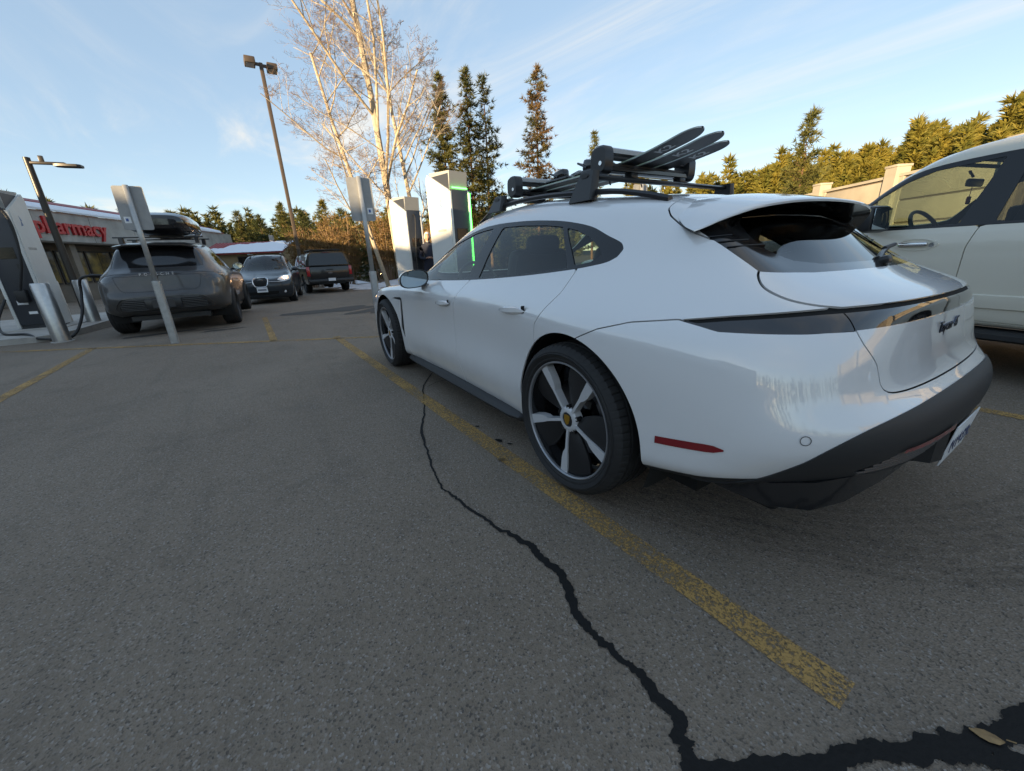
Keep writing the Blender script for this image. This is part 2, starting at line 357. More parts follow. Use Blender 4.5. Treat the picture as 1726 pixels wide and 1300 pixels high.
M_blade=mat('carbon_blade',(.010,.010,.011),.5,bump=(420,.35,.002)); M_gold=mat('crest_gold',(.62,.33,.05),.35,.8); M_disc=mat('brake_steel',(.20,.20,.21),.4,1.0)
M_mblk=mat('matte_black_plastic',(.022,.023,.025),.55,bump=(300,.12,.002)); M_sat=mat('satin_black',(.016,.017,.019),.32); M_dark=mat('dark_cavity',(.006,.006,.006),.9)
M_paint=mat('ice_white_paint',(.72,.722,.728),.26,0,coat=1.0); M_paint.node_tree.nodes['Principled BSDF'].inputs['Coat IOR'].default_value=1.85; M_paint.node_tree.nodes['Principled BSDF'].inputs['Coat Roughness'].default_value=.012; M_trim=mat('window_trim',(.014,.015,.017),.25); M_red=mat('red_lens',(.22,.006,.012),.12,coat=1.0)
M_glass=glass_mat('car_glass',(.62,.70,.63)); M_glassd=glass_mat('privacy_glass',(.16,.17,.18)); M_lamp=mat('smoked_lamp',(.020,.017,.018),.05,coat=1.0,noise=(9,.5)); M_lampc=mat('light_bar_lens',(.028,.026,.028),.05,coat=1.0,noise=(14,.6))
M_leather=mat('seat_leather',(.03,.03,.032),.5); M_chrome=mat('chrome',(.75,.75,.76),.12,1.0); M_white=mat('white_plastic',(.75,.75,.74),.4)
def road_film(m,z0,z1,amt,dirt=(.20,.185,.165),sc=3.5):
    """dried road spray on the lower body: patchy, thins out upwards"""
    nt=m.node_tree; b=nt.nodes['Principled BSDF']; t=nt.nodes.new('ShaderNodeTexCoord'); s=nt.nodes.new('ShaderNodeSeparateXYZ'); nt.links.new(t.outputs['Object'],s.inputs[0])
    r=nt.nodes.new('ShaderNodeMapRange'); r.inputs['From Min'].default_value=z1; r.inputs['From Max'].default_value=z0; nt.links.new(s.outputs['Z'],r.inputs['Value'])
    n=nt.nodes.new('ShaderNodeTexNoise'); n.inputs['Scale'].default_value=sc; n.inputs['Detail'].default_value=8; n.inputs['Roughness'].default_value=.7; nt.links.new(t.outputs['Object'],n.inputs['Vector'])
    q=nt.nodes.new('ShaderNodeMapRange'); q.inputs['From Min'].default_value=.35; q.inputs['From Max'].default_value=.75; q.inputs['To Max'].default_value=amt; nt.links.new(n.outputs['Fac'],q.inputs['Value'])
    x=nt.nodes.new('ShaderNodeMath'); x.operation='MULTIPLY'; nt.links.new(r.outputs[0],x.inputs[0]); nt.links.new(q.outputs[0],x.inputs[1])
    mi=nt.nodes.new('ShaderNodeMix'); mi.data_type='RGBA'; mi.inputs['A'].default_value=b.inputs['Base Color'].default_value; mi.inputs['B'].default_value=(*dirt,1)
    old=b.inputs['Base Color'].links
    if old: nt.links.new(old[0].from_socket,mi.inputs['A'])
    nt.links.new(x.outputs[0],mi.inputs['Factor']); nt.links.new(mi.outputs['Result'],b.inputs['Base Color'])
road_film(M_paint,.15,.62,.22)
# ------------------------------------------------------------------ the white wagon
def wagon_net():
    side_x=[3.35,2.904,2.42,1.9,1.25,.65,.25,-.05,-.35,-.64]
    def row(front,ys,zs,rear,xs=None):
        xs=xs or side_x; zs=zs if hasattr(zs,'__len__') else [zs]*10
        return front+[(x,y,z) for x,y,z in zip(xs,ys,zs)]+rear
    N=[]
    N.append(row([(3.50,0,.15),(3.46,.42,.15),(3.32,.70,.15)],[.76,.78,.74,.72,.72,.72,.74,.78,.76,.72],[.15]*8+[.22,.26],[(-.70,.58,.27),(-.78,.38,.27),(-.80,0,.27)]))
    N.append(row([(3.72,0,.18),(3.67,.46,.18),(3.45,.80,.18)],[.86,.93,.885,.865,.86,.868,.89,.93,.92,.87],[.18,.19,.20,.20,.20,.20,.20,.20,.285,.335],[(-.80,.72,.35),(-.93,.43,.33),(-.965,0,.32)]))
    N.append(row([(3.80,0,.29),(3.75,.47,.29),(3.51,.86,.29)],[.918,.955,.918,.905,.903,.908,.93,.962,.955,.90],[.29,.30,.30,.30,.30,.30,.30,.30,.36,.40],[(-.845,.76,.415),(-.985,.45,.41),(-1.02,0,.41)]))
    N.append(row([(3.83,0,.41),(3.78,.47,.41),(3.55,.88,.42)],[.935,.967,.93,.925,.925,.93,.947,.972,.962,.905],[.42]*8+[.45,.47],[(-.885,.775,.49),(-1.025,.46,.495),(-1.052,0,.50)]))
    N.append(row([(3.84,0,.53),(3.78,.47,.53),(3.56,.875,.55)],[.945,.972,.925,.914,.912,.918,.945,.978,.965,.908],[.56]*8+[.56,.56],[(-.892,.765,.57),(-1.018,.46,.585),(-1.042,0,.595)]))
    N.append(row([(3.82,0,.61),(3.75,.47,.62),(3.53,.85,.65)],[.938,.970,.924,.916,.916,.926,.953,.984,.967,.903],[.69]*8+[.68,.665],[(-.868,.748,.655),(-.958,.45,.655),(-.978,0,.65)]))
    N.append(row([(3.77,0,.67),(3.69,.46,.69),(3.47,.81,.72)],[.905,.955,.926,.924,.924,.933,.955,.978,.957,.886],[.76,.785,.785,.785,.79,.79,.79,.79,.785,.765],[(-.852,.735,.755),(-.935,.44,.755),(-.955,0,.755)]))
    N.append(row([(3.67,0,.705),(3.58,.45,.73),(3.38,.75,.77)],[.84,.915,.905,.904,.905,.912,.927,.942,.918,.845],[.80,.835,.85,.86,.865,.868,.868,.868,.862,.85],[(-.82,.69,.845),(-.918,.42,.85),(-.94,0,.85)]))
    N.append(row([(3.48,0,.745),(3.40,.42,.76),(3.25,.66,.80)],[.74,.79,.822,.838,.84,.836,.828,.82,.795,.735],[.825,.855,.893,.918,.940,.968,.995,1.012,.985,.945],[(-.785,.64,.908),(-.885,.40,.917),(-.918,0,.920)],[3.05,2.78,2.36,1.88,1.25,.65,.26,-.03,-.35,-.62]))
    N.append(row([(2.98,0,.83),(2.92,.35,.835),(2.80,.55,.845)],[.65,.72,.775,.785,.778,.772,.765,.752,.718,.662],[.868,.895,.955,1.035,1.085,1.11,1.115,1.11,1.075,1.012],[(-.69,.55,.975),(-.745,.33,.978),(-.765,0,.98)],[2.68,2.48,2.18,1.74,1.18,.64,.28,.02,-.30,-.575]))
    N.append(row([(2.50,0,.925),(2.46,.32,.925),(2.38,.50,.935)],[.61,.672,.70,.695,.685,.68,.675,.668,.645,.60],[.955,.995,1.085,1.185,1.245,1.26,1.25,1.235,1.185,1.10],[(-.55,.48,1.06),(-.60,.28,1.06),(-.62,0,1.06)],[2.27,2.12,1.90,1.52,1.08,.64,.32,.08,-.25,-.48]))
    N.append(row([(2.05,0,1.13),(2.01,.28,1.13),(1.94,.44,1.14)],[.53,.58,.605,.607,.605,.602,.598,.592,.57,.53],[1.165,1.205,1.268,1.325,1.345,1.338,1.318,1.296,1.262,1.195],[(-.43,.43,1.155),(-.475,.26,1.155),(-.49,0,1.155)],[1.84,1.70,1.52,1.26,.94,.60,.33,.11,-.2,-.37]))
    N.append(row([(1.62,0,1.315),(1.58,.2,1.316),(1.52,.33,1.32)],[.40,.43,.445,.45,.45,.45,.445,.44,.41,.38],[1.328,1.345,1.362,1.378,1.385,1.374,1.350,1.330,1.298,1.25],[(-.33,.31,1.225),(-.36,.18,1.228),(-.37,0,1.23)],[1.44,1.34,1.22,1.04,.80,.55,.33,.13,-.15,-.28]))
    N.append(row([(1.42,0,1.376),(1.39,0,1.378),(1.34,0,1.38)],[0]*10,[1.384,1.39,1.396,1.40,1.40,1.39,1.372,1.352,1.322,1.29],[(-.235,0,1.278),(-.26,0,1.272),(-.275,0,1.268)],[1.27,1.18,1.08,.94,.74,.53,.33,.15,-.1,-.2]))
    return N
AR,AF=(-.012,.352,.413),(2.892,.345,.416)    # wheel arches: x, z, radius
GAP=.0022
def build_wagon():
    T=thing('station_wagon','ice white low estate car with roof rack parked closest to the camera','car')
    S=bspline_skin(wagon_net(),20,12)
    x,y,z=S.V[:,0],S.V[:,1],S.V[:,2]
    g=np.maximum(np.maximum(AR[2]-np.hypot(x-AR[0],z-AR[1]),AF[2]-np.hypot(x-AF[0],z-AF[1])),-1e3)
    S=S.clip(-g*-1)[0] if False else S.clip(g)[0]
    def xz(s): return s.V[:,0],s.V[:,2]
    def yz(s): return s.V[:,1],s.V[:,2]
    def cut(s,poly,proj=xz,gap=0.,ok=None):
        a,b=proj(s); d=poly_sdf(a,b,poly)
        if ok is not None: d=np.where(ok(s),d,9.)
        if gap: 
            ins=s.clip(d+gap)[0]; out=s.clip(gap-d)[0] if False else s.clip(-(d-gap))[0]; return ins,out
        return s.clip(d)
    # --- side windows
    top=[(-.112,1.092),(-.085,1.118),(.0,1.150),(.12,1.195),(.28,1.228),(.45,1.250),(.70,1.269),(1.01,1.277),(1.26,1.263),(1.56,1.210),(1.80,1.140),(2.0,1.062),(2.22,.955)]
    bot=[(2.12,.915),(1.9,.921),(1.13,.945),(.54,.979),(.17,1.010),(.02,1.028),(-.065,1.044),(-.103,1.064)]
    DLO=[tuple(p) for p in curve(top,5)]+[tuple(p) for p in curve(bot,5)]
    side=lambda s:(s.V[:,1]>.4)&(s.V[:,3]>4.2)
    dlo,S=cut(S,DLO,ok=side)
    def zb(x): return np.interp(x,[p[0] for p in bot[::-1]],[p[1] for p in bot[::-1]])
    def zt(x): return np.interp(x,[p[0] for p in top],[p[1] for p in top])
    def inset(x0b,x0t,x1b,x1t,tb,tt,n=14):
        L=[]
        for t in np.linspace(0,1,n): xx=x0b+(x1b-x0b)*t; L.append((xx,zb(xx)+tb))
        for t in np.linspace(1,0,n): xx=x0t+(x1t-x0t)*t; L.append((xx,zt(xx)-tt))
        return L
    w_front=inset(1.155,1.03,2.06,2.06,.009,.020)+[]; 
    w_rear=inset(.155,.315,.995,.915,.009,.024); w_q=[(.115,1.032),(.025,1.045),(-.02,1.075),(.02,1.105),(.10,1.150),(.20,1.185),(.285,1.203)]
    trim=dlo; glass=[]
    for poly in (w_front,w_rear,w_q):
        gl,trim=cut(trim,poly); glass.append(gl)
    for nm,gl,mm in (('front_side_window',glass[0],M_glass),('rear_side_window',glass[1],M_glass),('quarter_window',glass[2],M_glass)):
        for sd in('left','right'): skin_object(nm,gl.offset(-.004),mm,T,0,sd)
    for sd in('left','right'): skin_object('window_trim',trim,M_trim,T,.012,sd)
    # --- windscreen, bonnet
    uv=lambda s:(s.V[:,3],s.V[:,4])
    ws,S=cut(S,[(-.5,10.15),(2.2,10.15),(3.4,10.1),(4.75,10.45),(4.75,12.25),(3,12.3),(-.5,12.3)],uv)
    skin_object('windscreen',ws.offset(-.003),M_glass,T,0)
    hood,S=cut(S,[(-.5,7.6),(1.6,7.6),(2.8,7.9),(4.3,8.45),(4.3,10.0),(2.2,10.05),(-.5,10.05)],uv,GAP)
    skin_object('bonnet',hood,M_paint,T,.008)
    # --- rear glass zone (black), tailgate deck, light bar, lower tailgate
    rg,S=cut(S,[(-.365,1.142),(-.46,1.088),(-.598,1.004),(-.68,.992),(-1.2,.985),(-1.2,1.4),(-.24,1.4),(-.26,1.27),(-.30,1.215)],xz,0,lambda s:(s.V[:,3]>9.5))
    yg=np.array([.0,.30,.44,.50,.54]); 
    gl,frame=cut(rg,[(-.1,1.012),(.36,1.016),(.455,1.03),(.50,1.065),(.50,1.12),(.47,1.165),(.40,1.19),(.2,1.20),(-.1,1.20)],yz)
    skin_object('rear_window',gl.offset(-.003),M_glassd,T,0); skin_object('rear_window_frame',frame.offset(-.001),M_gblk,T,.01)
    skin_object('dark_gap_liner',S.offset(-.011),M_dark,T,0)  # near-black sheet under the skin, gives the panel gaps a painted-in shade
    lb=[(-.485,.8655),(-.62,.884),(-.80,.9035),(-.92,.909),(-1.3,.909),(-1.3,.842),(-.92,.846),(-.80,.838),(-.61,.838)]
    bar,S=cut(S,lb,xz,0,lambda s:s.V[:,3]>10)
    slit,bar=cut(bar,[(-.47,.868),(-.62,.886),(-.80,.906),(-1.3,.912),(-1.3,.897),(-.92,.8955),(-.80,.889),(-.62,.871),(-.545,.860)],xz)
    skin_object('light_bar_slot',slit.offset(-.012),M_gblk,T,.0)
    barc,bars=bar.clip(bar.V[:,1]-.607)
    bars=bars.clip(.611-bars.V[:,1])[0]
    skin_object('light_bar',barc.offset(-.004),M_lampc,T,.014)
    for sd in('left','right'): skin_object('tail_light',bars.offset(-.004),M_lamp,T,.014,sd)
    deck,S=cut(S,[tuple(p) for p in curve([(-.590,1.02),(-.606,.992),(-.645,.958),(-.71,.928),(-.77,.911),(-.82,.902)],6)]+[(-1.3,.90),(-1.3,1.02)],xz,GAP,lambda s:s.V[:,3]>10)
    skin_object('tailgate_deck',deck,M_paint,T,.008)
    low,S=cut(S,[tuple(p) for p in curve([(.614,.86),(.603,.81),(.582,.775),(.562,.745),(.553,.71),(.546,.678),(.522,.659),(.46,.651),(.3,.648),(-.1,.646)],6)]+[(-.1,.86)],yz,GAP,lambda s:s.V[:,0]<-.6)
    tg=skin_object('tailgate',low,M_paint,T,.008)
    # --- rear bumper and black lower cladding
    rear=lambda s:(s.V[:,0]<-.5)
    clad,S=cut(S,[(.835,.0)]+[tuple(p) for p in curve([(.832,.36),(.81,.405),(.785,.465),(.75,.520),(.69,.562),(.6,.590),(.45,.608),(.2,.618),(-.2,.619)],6)]+[(-.2,0)],yz,0,lambda s:(s.V[:,0]<-.55))
    gri,clad=cut(clad,[(.205,.392),(.58,.405),(.62,.425),(.50,.487),(.205,.492)],yz,0,lambda s:(s.V[:,0]<-.55))
    for sd in('left','right'): skin_object('grille_back',gri.offset(-.022),M_dark,T,0,sd)
    skin_object('rear_cladding',clad.offset(.004),M_mblk,T,.024)
    bmp,S=cut(S,[(-.06,.735),(-.10,.762),(-.2,.808),(-.33,.845),(-.485,.8655),(-.61,.842),(-1.4,.842),(-1.4,.0),(-.3,.0),(-.3,.4)],xz,GAP,lambda s:s.V[:,3]>9.8)
    val,bmp=cut(bmp,[(-.2,.0),(-.2,.27),(-.40,.312),(-.62,.347),(-.8,.395),(-1.2,.42),(-1.2,0)],xz,0)
    skin_object('rear_bumper',bmp,M_paint,T,.008); [skin_object('rear_valance',val,M_mblk,T,.0,sd) for sd in('left','right')]
    # --- doors, charge flap, fender vent
    fd=[(2.16,.925),(2.23,.90),(2.30,.83),(2.345,.73),(2.375,.60),(2.37,.40),(2.33,.235),(1.9,.228),(1.20,.228),(1.195,.30),(1.235,.44),(1.255,.56),(1.255,.68),(1.225,.79),(1.16,.885),(1.10,.95)]
    rd=[(1.10,.95),(1.16,.885),(1.225,.79),(1.255,.68),(1.255,.56),(1.235,.44),(1.195,.30),(1.20,.228),(.20,.228),(.20,.60),(.235,.70),(.225,.775),(.155,.86),(.105,.92),(.085,1.02)]
    f,S=cut(S,fd,xz,GAP,side); 
    r,S=cut(S,rd,xz,GAP,side)
    doors=[]
    for sd in('left','right'):
        doors.append((skin_object('front_door',f,M_paint,T,.008,sd),skin_object('rear_door',r,M_paint,T,.008,sd)))
    v,S=cut(S,[(2.60,.752),(2.42,.762),(2.385,.752),(2.405,.60),(2.40,.39),(2.425,.375),(2.475,.47),(2.455,.62),(2.435,.735),(2.60,.742)],xz,0,lambda s:s.V[:,1]>.7)
    for sd in('left','right'): skin_object('fender_vent',v.offset(-.012),M_gblk,T,0,sd)
    fl,S=cut(S,smooth_poly([(2.50,.73),(2.62,.74),(2.66,.68),(2.63,.60),(2.56,.585),(2.51,.63)],3),xz,.0016,lambda s:s.V[:,1]>.7)
    for sd in('left','right'): skin_object('charge_port_flap',fl,M_paint,T,.008,sd)
    # --- tailgate top seam: the roof spoiler starts here
    hs=[(-.335,1.145),(-.29,1.17),(-.235,1.205),(-.205,1.235),(-.205,1.27),(-.21,1.30),(-.21,1.5),(-1,1.5),(-1,1.1),(-.42,1.11)]
    cap,S=cut(S,hs,xz,GAP,lambda s:(s.V[:,3]>9.5))
    skin_object('tailgate_shoulder',cap,M_paint,T,.008)
    nose,S=S.clip(np.where((S.V[:,0]>3.30),(S.V[:,2]-.745),9.)+0)
    skin_object('front_bumper',nose,M_paint,T,.008); skin_object('body_shell',S,M_paint,T,.008)
    # --- roof spoiler: white top, black underside
    seam=[(-.205,0,1.292),(-.205,.15,1.289),(-.205,.30,1.281),(-.208,.42,1.270),(-.214,.51,1.254),(-.232,.575,1.228),(-.265,.625,1.195),(-.318,.662,1.160),(-.372,.686,1.139)]
    edge=[(-.542,0,1.243),(-.540,.15,1.241),(-.531,.30,1.235),(-.514,.42,1.225),(-.490,.51,1.212),(-.462,.575,1.193),(-.432,.625,1.173),(-.403,.662,1.152),(-.377,.688,1.139)]
    A=curve(seam,6);B=curve(edge,6); rows=[];und=[];low_=[]
    for a,b in zip(A,B):
        w=min(1,np.linalg.norm(b-a)/.3); row=[]
        for t in np.linspace(0,1,14): p=a+(b-a)*t; p=p+np.array([0,0,1.])*(.016*w*4*t*(1-t)*(1.15-.5*t))+np.array([0,0,.004]); row.append(tuple(p))
        low_.append([(p[0]+.004,p[1]*.996,p[2]-.007*w-.002) for p in row]); e=row[-1]; row+= [(e[0]-.003*w,e[1],e[2]-.004),(e[0]-.001*w,e[1],e[2]-.009*w-.002)]; rows.append(row)
        c=np.array(row[-1]); un=[tuple(c+(np.array([a[0]-.045*w,a[1]*.93,a[2]-.055*w])-c)*t-np.array([0,0,.012*w*math.sin(PI*t)])) for t in np.linspace(0.0,1,8)]; und.append(un)
    def both(rows):
        m=MB(); m.grid(rows); m.grid([[(p[0],-p[1],p[2]) for p in r_] for r_ in rows]); return m
    both(rows).build('roof_spoiler',M_paint,T,sharp=50); (lambda mb:mb.build('spoiler_underside',M_gblk,T))((lambda mb:(mb.grid(low_),mb.grid([[(p[0],-p[1],p[2]) for p in r_] for r_ in low_]),mb)[-1])(both(und)))
    # --- sills
    for sd in(1,-1):
        m=MB(); secs=[]
        for xx,yo,zt_,zb_ in ((2.50,.86,.195,.15),(2.44,.900,.205,.14),(2.2,.915,.215,.145),(1.5,.918,.222,.15),(.9,.922,.225,.158),(.55,.928,.228,.165),(.46,.915,.225,.17),(.425,.88,.215,.18)):
            secs.append([(xx,sd*(yo-.10),zb_),(xx,sd*(yo-.03),zb_),(xx,sd*yo,zb_+.018),(xx,sd*(yo+.006),zb_+.034),(xx,sd*(yo-.012),zt_-.006),(xx,sd*(yo-.05),zt_+.012),(xx,sd*(yo-.10),zt_+.012)])
        m.loft(secs); m.build('sill',M_mblk,T,sharp=25)
    # --- underbody and wheel wells
    m=MB(); m.box((1.45,0,.17),(3.9,1.36,.06)); m.box((-.60,0,.285),(.42,1.50,.07),bev=.02); m.build('underbody',M_dark,T)
    for (ax,az,ar) in (AR,AF):
        for sd in(1,-1):
            m=MB(); m.lathe([(ar+.012,.90),(ar+.02,.88),(ar+.02,.62),(.02,.60)],40,'y',(ax,0,az),a0=R(-22),a1=R(202)); 
            if sd<0: m.v=[(a,-b,c) for a,b,c in m.v]
            m.build('wheel_well',M_dark,T)
    spec=sport_wheel(M_tyre,M_silver,M_gblk,M_blade,M_gold,M_disc)
    for wx,wy in ((0,.845),(2.904,.845)):
        for sd in(1,-1): wheel_parts(T,(wx,sd*wy,.357),sd,spec)
    # --- mirrors
    for sd in(1,-1):
        m=MB(); rows=[]
        for t in np.linspace(0,1,11):
            xx=1.83-.045+.215*t; s=math.sqrt(max(0,1-(max(0,t-.0))**2.6))
            rows.append([(xx,sd*(.985+.118*s*(abs(math.cos(a))**.75)*(1 if math.cos(a)>0 else -1)*(1.0 if math.cos(a)>0 else 1.0)+ .02*t*-1),.945+.068*s*(abs(math.sin(a))**.8)*(1 if math.sin(a)>0 else -1)-(.012*math.cos(a))*s) for a in np.linspace(0,2*PI,29)[:-1]])
        m.grid(rows,True,True); mir=m.build('mirror',M_paint,T)
        m=MB(); r0=rows[0]; c=np.mean(np.array(r0),0); g=[tuple(c+(np.array(p)-c)*.90+np.array([.003,0,0])) for p in r0]; m.add(g,[tuple(range(len(g)))]); m.build('mirror_glass',mat('mirror_glass',(.35,.42,.45),.03,1.0),mir)
        m=MB(); m.grid([[tuple(c+(np.array(p)-c)*k+np.array([dx,0,0])) for p in r0] for k,dx in ((1.0,.001),(.955,-.004),(.90,.002))],True,True); m.build('mirror_rim',M_sat,mir)
        m=MB(); m.loft([[(1.90+a*sx,sd*yy,zz+b) for a,b in ((-.05,-.014),(.05,-.014),(.05,.014),(-.05,.014))] for yy,zz,sx in ((.86,.900,1.0),(.92,.893,.9),(.965,.893,.75))]); m.build('mirror_foot',M_gblk,mir)
    # --- door handles, reflectors, sensor, badges, wiper
    for sd,(fdo,rdo) in zip((1,-1),doors):
        for (xa,za,dr,yy) in ((1.30,.786,fdo,.9315),(.345,.822,rdo,.9445)):
            m=MB(); rows=[]
            for t in np.linspace(0,1,9):
                h=.019*(1-abs(2*t-1)**4)+.003; o=.022*math.sin(PI*min(1,t*1.15))**.6 if 0<t<.87 else (.016 if t>=.87 and t<1 else 0)
                xx=xa+.25*(1-t)-.02; zz=za-.012*(1-t); rows.append([(xx,sd*(yy-.004),zz+h),(xx,sd*(yy+o),zz+h*.75),(xx,sd*(yy+o+.002),zz-h*.2),(xx,sd*(yy-.006),zz-h)])
            m.grid(rows); m.build('door_handle',M_paint,dr)
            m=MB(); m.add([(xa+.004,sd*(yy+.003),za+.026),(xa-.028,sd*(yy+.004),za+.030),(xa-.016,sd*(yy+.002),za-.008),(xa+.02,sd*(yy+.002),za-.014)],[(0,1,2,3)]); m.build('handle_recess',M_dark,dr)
    def near(d,n=10):
        i=np.argpartition(d,n)[:n]; w=1/(d[i]+2e-5)**1.5; w/=w.sum(); nn=(S0.N[i]*w[:,None]).sum(0); c=(S0.V[i,:3]*w[:,None]).sum(0); return c,nn/np.linalg.norm(nn)
    def ysk(x_,z_):   # outer skin point at (x,z)
        c,n=near((S0.V[:,0]-x_)**2+(S0.V[:,2]-z_)**2+np.where(S0.V[:,1]<.5,9,0)); c=c.copy(); c[1]-=(n[0]*(x_-c[0])+n[2]*(z_-c[2]))/max(.2,n[1]); c[0]=x_; c[2]=z_; return c,n
    S0=bspline_skin(wagon_net(),20,12)
    for sd in(1,-1):
        m=MB(); up=[];lo=[]
        for t in np.linspace(0,1,9):
            xx=-.478-.215*t; zz=.447+.028*t; p,n=ysk(xx,zz); hh=.0145*(1 if t<.85 else (1-t)/.15*.8+.2); q=p+n*.003; up.append((q[0],sd*q[1],q[2]+hh)); lo.append((q[0],sd*q[1],q[2]-hh*.9))
        m.grid([up,lo]); m.build('side_reflector',M_red,T)
        p,n=ysk(-.865,.548); q=Vector(p+n*.002); nn=Vector(n); 
        rot=nn.to_track_quat('Z','Y').to_matrix(); m=MB(); ring=[]
        for r_ in (.0125,.0145): ring.append([tuple((lambda w:(w.x,sd*w.y,w.z))(q+rot@Vector((r_*math.cos(a),r_*math.sin(a),.0005)))) for a in np.linspace(0,2*PI,25)[:-1]])
        m.grid(ring,True,True); m.build('parking_sensor',M_sat,T)
    for sd in(1,-1):
        for i in range(3):
            m=MB(); m.tube([(lambda p:(p[0],sd*p[1],p[2]))(np.add(*(lambda c,n:(c,n*.002))(*ysk(-.405-.035*i-.05*t,1.118-.018*i+.004*t)))) for t in np.linspace(0,1,4)],.0022,6); m.build('fin_rib',M_sat,T)
    # diffuser: grille slats, red fog lamps, plate bracket, lower blade
    def xrear(yy,zz):
        c,n=near((S0.V[:,1]-yy)**2+(S0.V[:,2]-zz)**2+np.where(S0.V[:,0]>-.5,9,0)); return c[0]-(n[1]*(yy-c[1])+n[2]*(zz-c[2]))/min(-.2,n[0])
    for sd in(1,-1):
        for i in range(6):
            m=MB(); z_=.402+.0155*i; n_=.585-.012*i; m.tube([(xrear(t,z_)-.001,sd*t,z_+.004*(t-.2)) for t in np.linspace(.2,n_,9)],.0052,6); m.build('grille_slat',mat('slat_grey',(.045,.046,.05),.4),T)
        m=MB(); m.grid([[(xrear(t,.51)-.010,sd*t,.512-.045*(t-.2)) for t in np.linspace(.20,.52,8)],[(xrear(t,.50)-.011,sd*t,.492-.02*(t-.2)) for t in np.linspace(.20,.52,8)]]); m.build('fog_reflector',M_red,T)
        m=MB(); m.loft([[(xx,sd*yy,z0),(xx,sd*yy,z1),(xx+.10,sd*yy,z1),(xx+.10,sd*yy,z0)] for yy,xx,z0,z1 in ((.815,-.70,.30,.36),(.79,-.80,.292,.375),(.70,-.885,.285,.385),(.60,-.935,.305,.395),(.45,-.975,.345,.405),(.3,-.995,.372,.415),(.0,-1.005,.378,.42))]); m.build('diffuser_blade',M_gblk,T)
    m=MB(); m.box((-.995,0,.425),(.09,.42,.17),bev=.03); m.loft([[(-.97,y_,z_) for z_ in (.345,.475)]+[(-x_,y_,z_) for z_ in (.465,.36)] for y_,x_ in ((.245,1.0),(.225,1.035),(.165,1.05),(.155,1.03))]); m.build('plate_bracket',M_sat,T)
    pl=MB().box((-1.052,0,.405),(.004,.305,.152),(0,R(-6),0),bev=.0015).build('licence_plate',mat('plate_white',(.72,.74,.76),.35),T)
    link('plate_text',text_mesh('N1439E',.082,.0006,mat('plate_ink',(.05,.07,.14),.5),'plate_text'),pl,(-1.0555,0,.402),(R(90),0,R(-90)))
    tx=link('badge_text',text_mesh('Taycan 4S',.054,.002,mat('badge_dark',(.10,.11,.14),.2,1.0),'badge_text'),tg,(xrear(.18,.80)-.004,.05,.800),(R(90),0,R(-90)))
    m=MB(); m.box((-.706,-.02,1.005),(.07,.045,.032),(0,R(25),0),bev=.012); m.tube([(-.70,-.02,1.012),(-.685,-.10,1.035),(-.66,-.25,1.055)],[.014,.010,.007],8); wp=m.build('rear_wiper',M_sat,T)
    m=MB(); m.tube([(-.672,-.16,1.052),(-.648,-.36,1.064)],.008,6); m.build('wiper_blade',M_mblk,wp)
    # --- roof rails
    def roofz(xx,yy):
        c,n=near((S0.V[:,0]-xx)**2+(S0.V[:,1]-yy)**2+np.where(S0.V[:,2]<1.1,9,0)); return c[2]-(n[0]*(xx-c[0])+n[1]*(yy-c[1]))/max(.2,n[2])
    for sd in(1,-1):
        secs=[]
        for t in np.linspace(0,1,22):
            xx=1.50-1.67*t; yy=.555+.02*math.sin(PI*t); zz=roofz(xx,yy)+ .004+.030*min(1,6*t,6*(1-t)); w=.014
            secs.append([(xx,sd*(yy-w),zz-.010),(xx,sd*(yy+w),zz-.010),(xx,sd*(yy+w*1.1),zz+.004),(xx,sd*(yy+w*.5),zz+.014),(xx,sd*(yy-w*.5),zz+.014),(xx,sd*(yy-w*1.1),zz+.004)])
        m=MB(); m.loft(secs); m.build('roof_rail',M_sat,T)
    # --- cabin: floor tub, seats, dashboard, wheel, headlining
    m=MB(); m.box((1.0,0,.42),(2.7,1.5,.06)); m.box((2.12,0,.78),(.42,1.40,.22),bev=.06); m.box((-.3,0,.78),(.62,1.2,.05)); m.build('cabin_tub',M_leather,T)
    for sx,sy in ((1.32,.38),(1.32,-.38),(.42,.38),(.42,-.38)):
        m=MB(); m.box((sx,sy,.56),(.50,.48,.16),bev=.05); m.box((sx-.30,sy,.86),(.13,.46,.54),(0,R(-18),0),bev=.05); m.box((sx-.40,sy,1.14),(.08,.25,.13),(0,R(-12),0),bev=.035); m.build('seat',M_leather,T)
    m=MB(); cw=Vector((1.86,.38,.88)); q=Euler((0,R(-65),0)).to_matrix(); m.tube([cw+q@Vector((.18*math.cos(a),.18*math.sin(a),0)) for a in np.linspace(0,2*PI,33)],.014,8,False); m.tube([cw+q@Vector((-.17,0,0)),cw,cw+q@Vector((0,.17,0))],.016,6); m.build('steering_wheel',M_sat,T)
    return T,S0
WAGON,WSKIN=build_wagon()
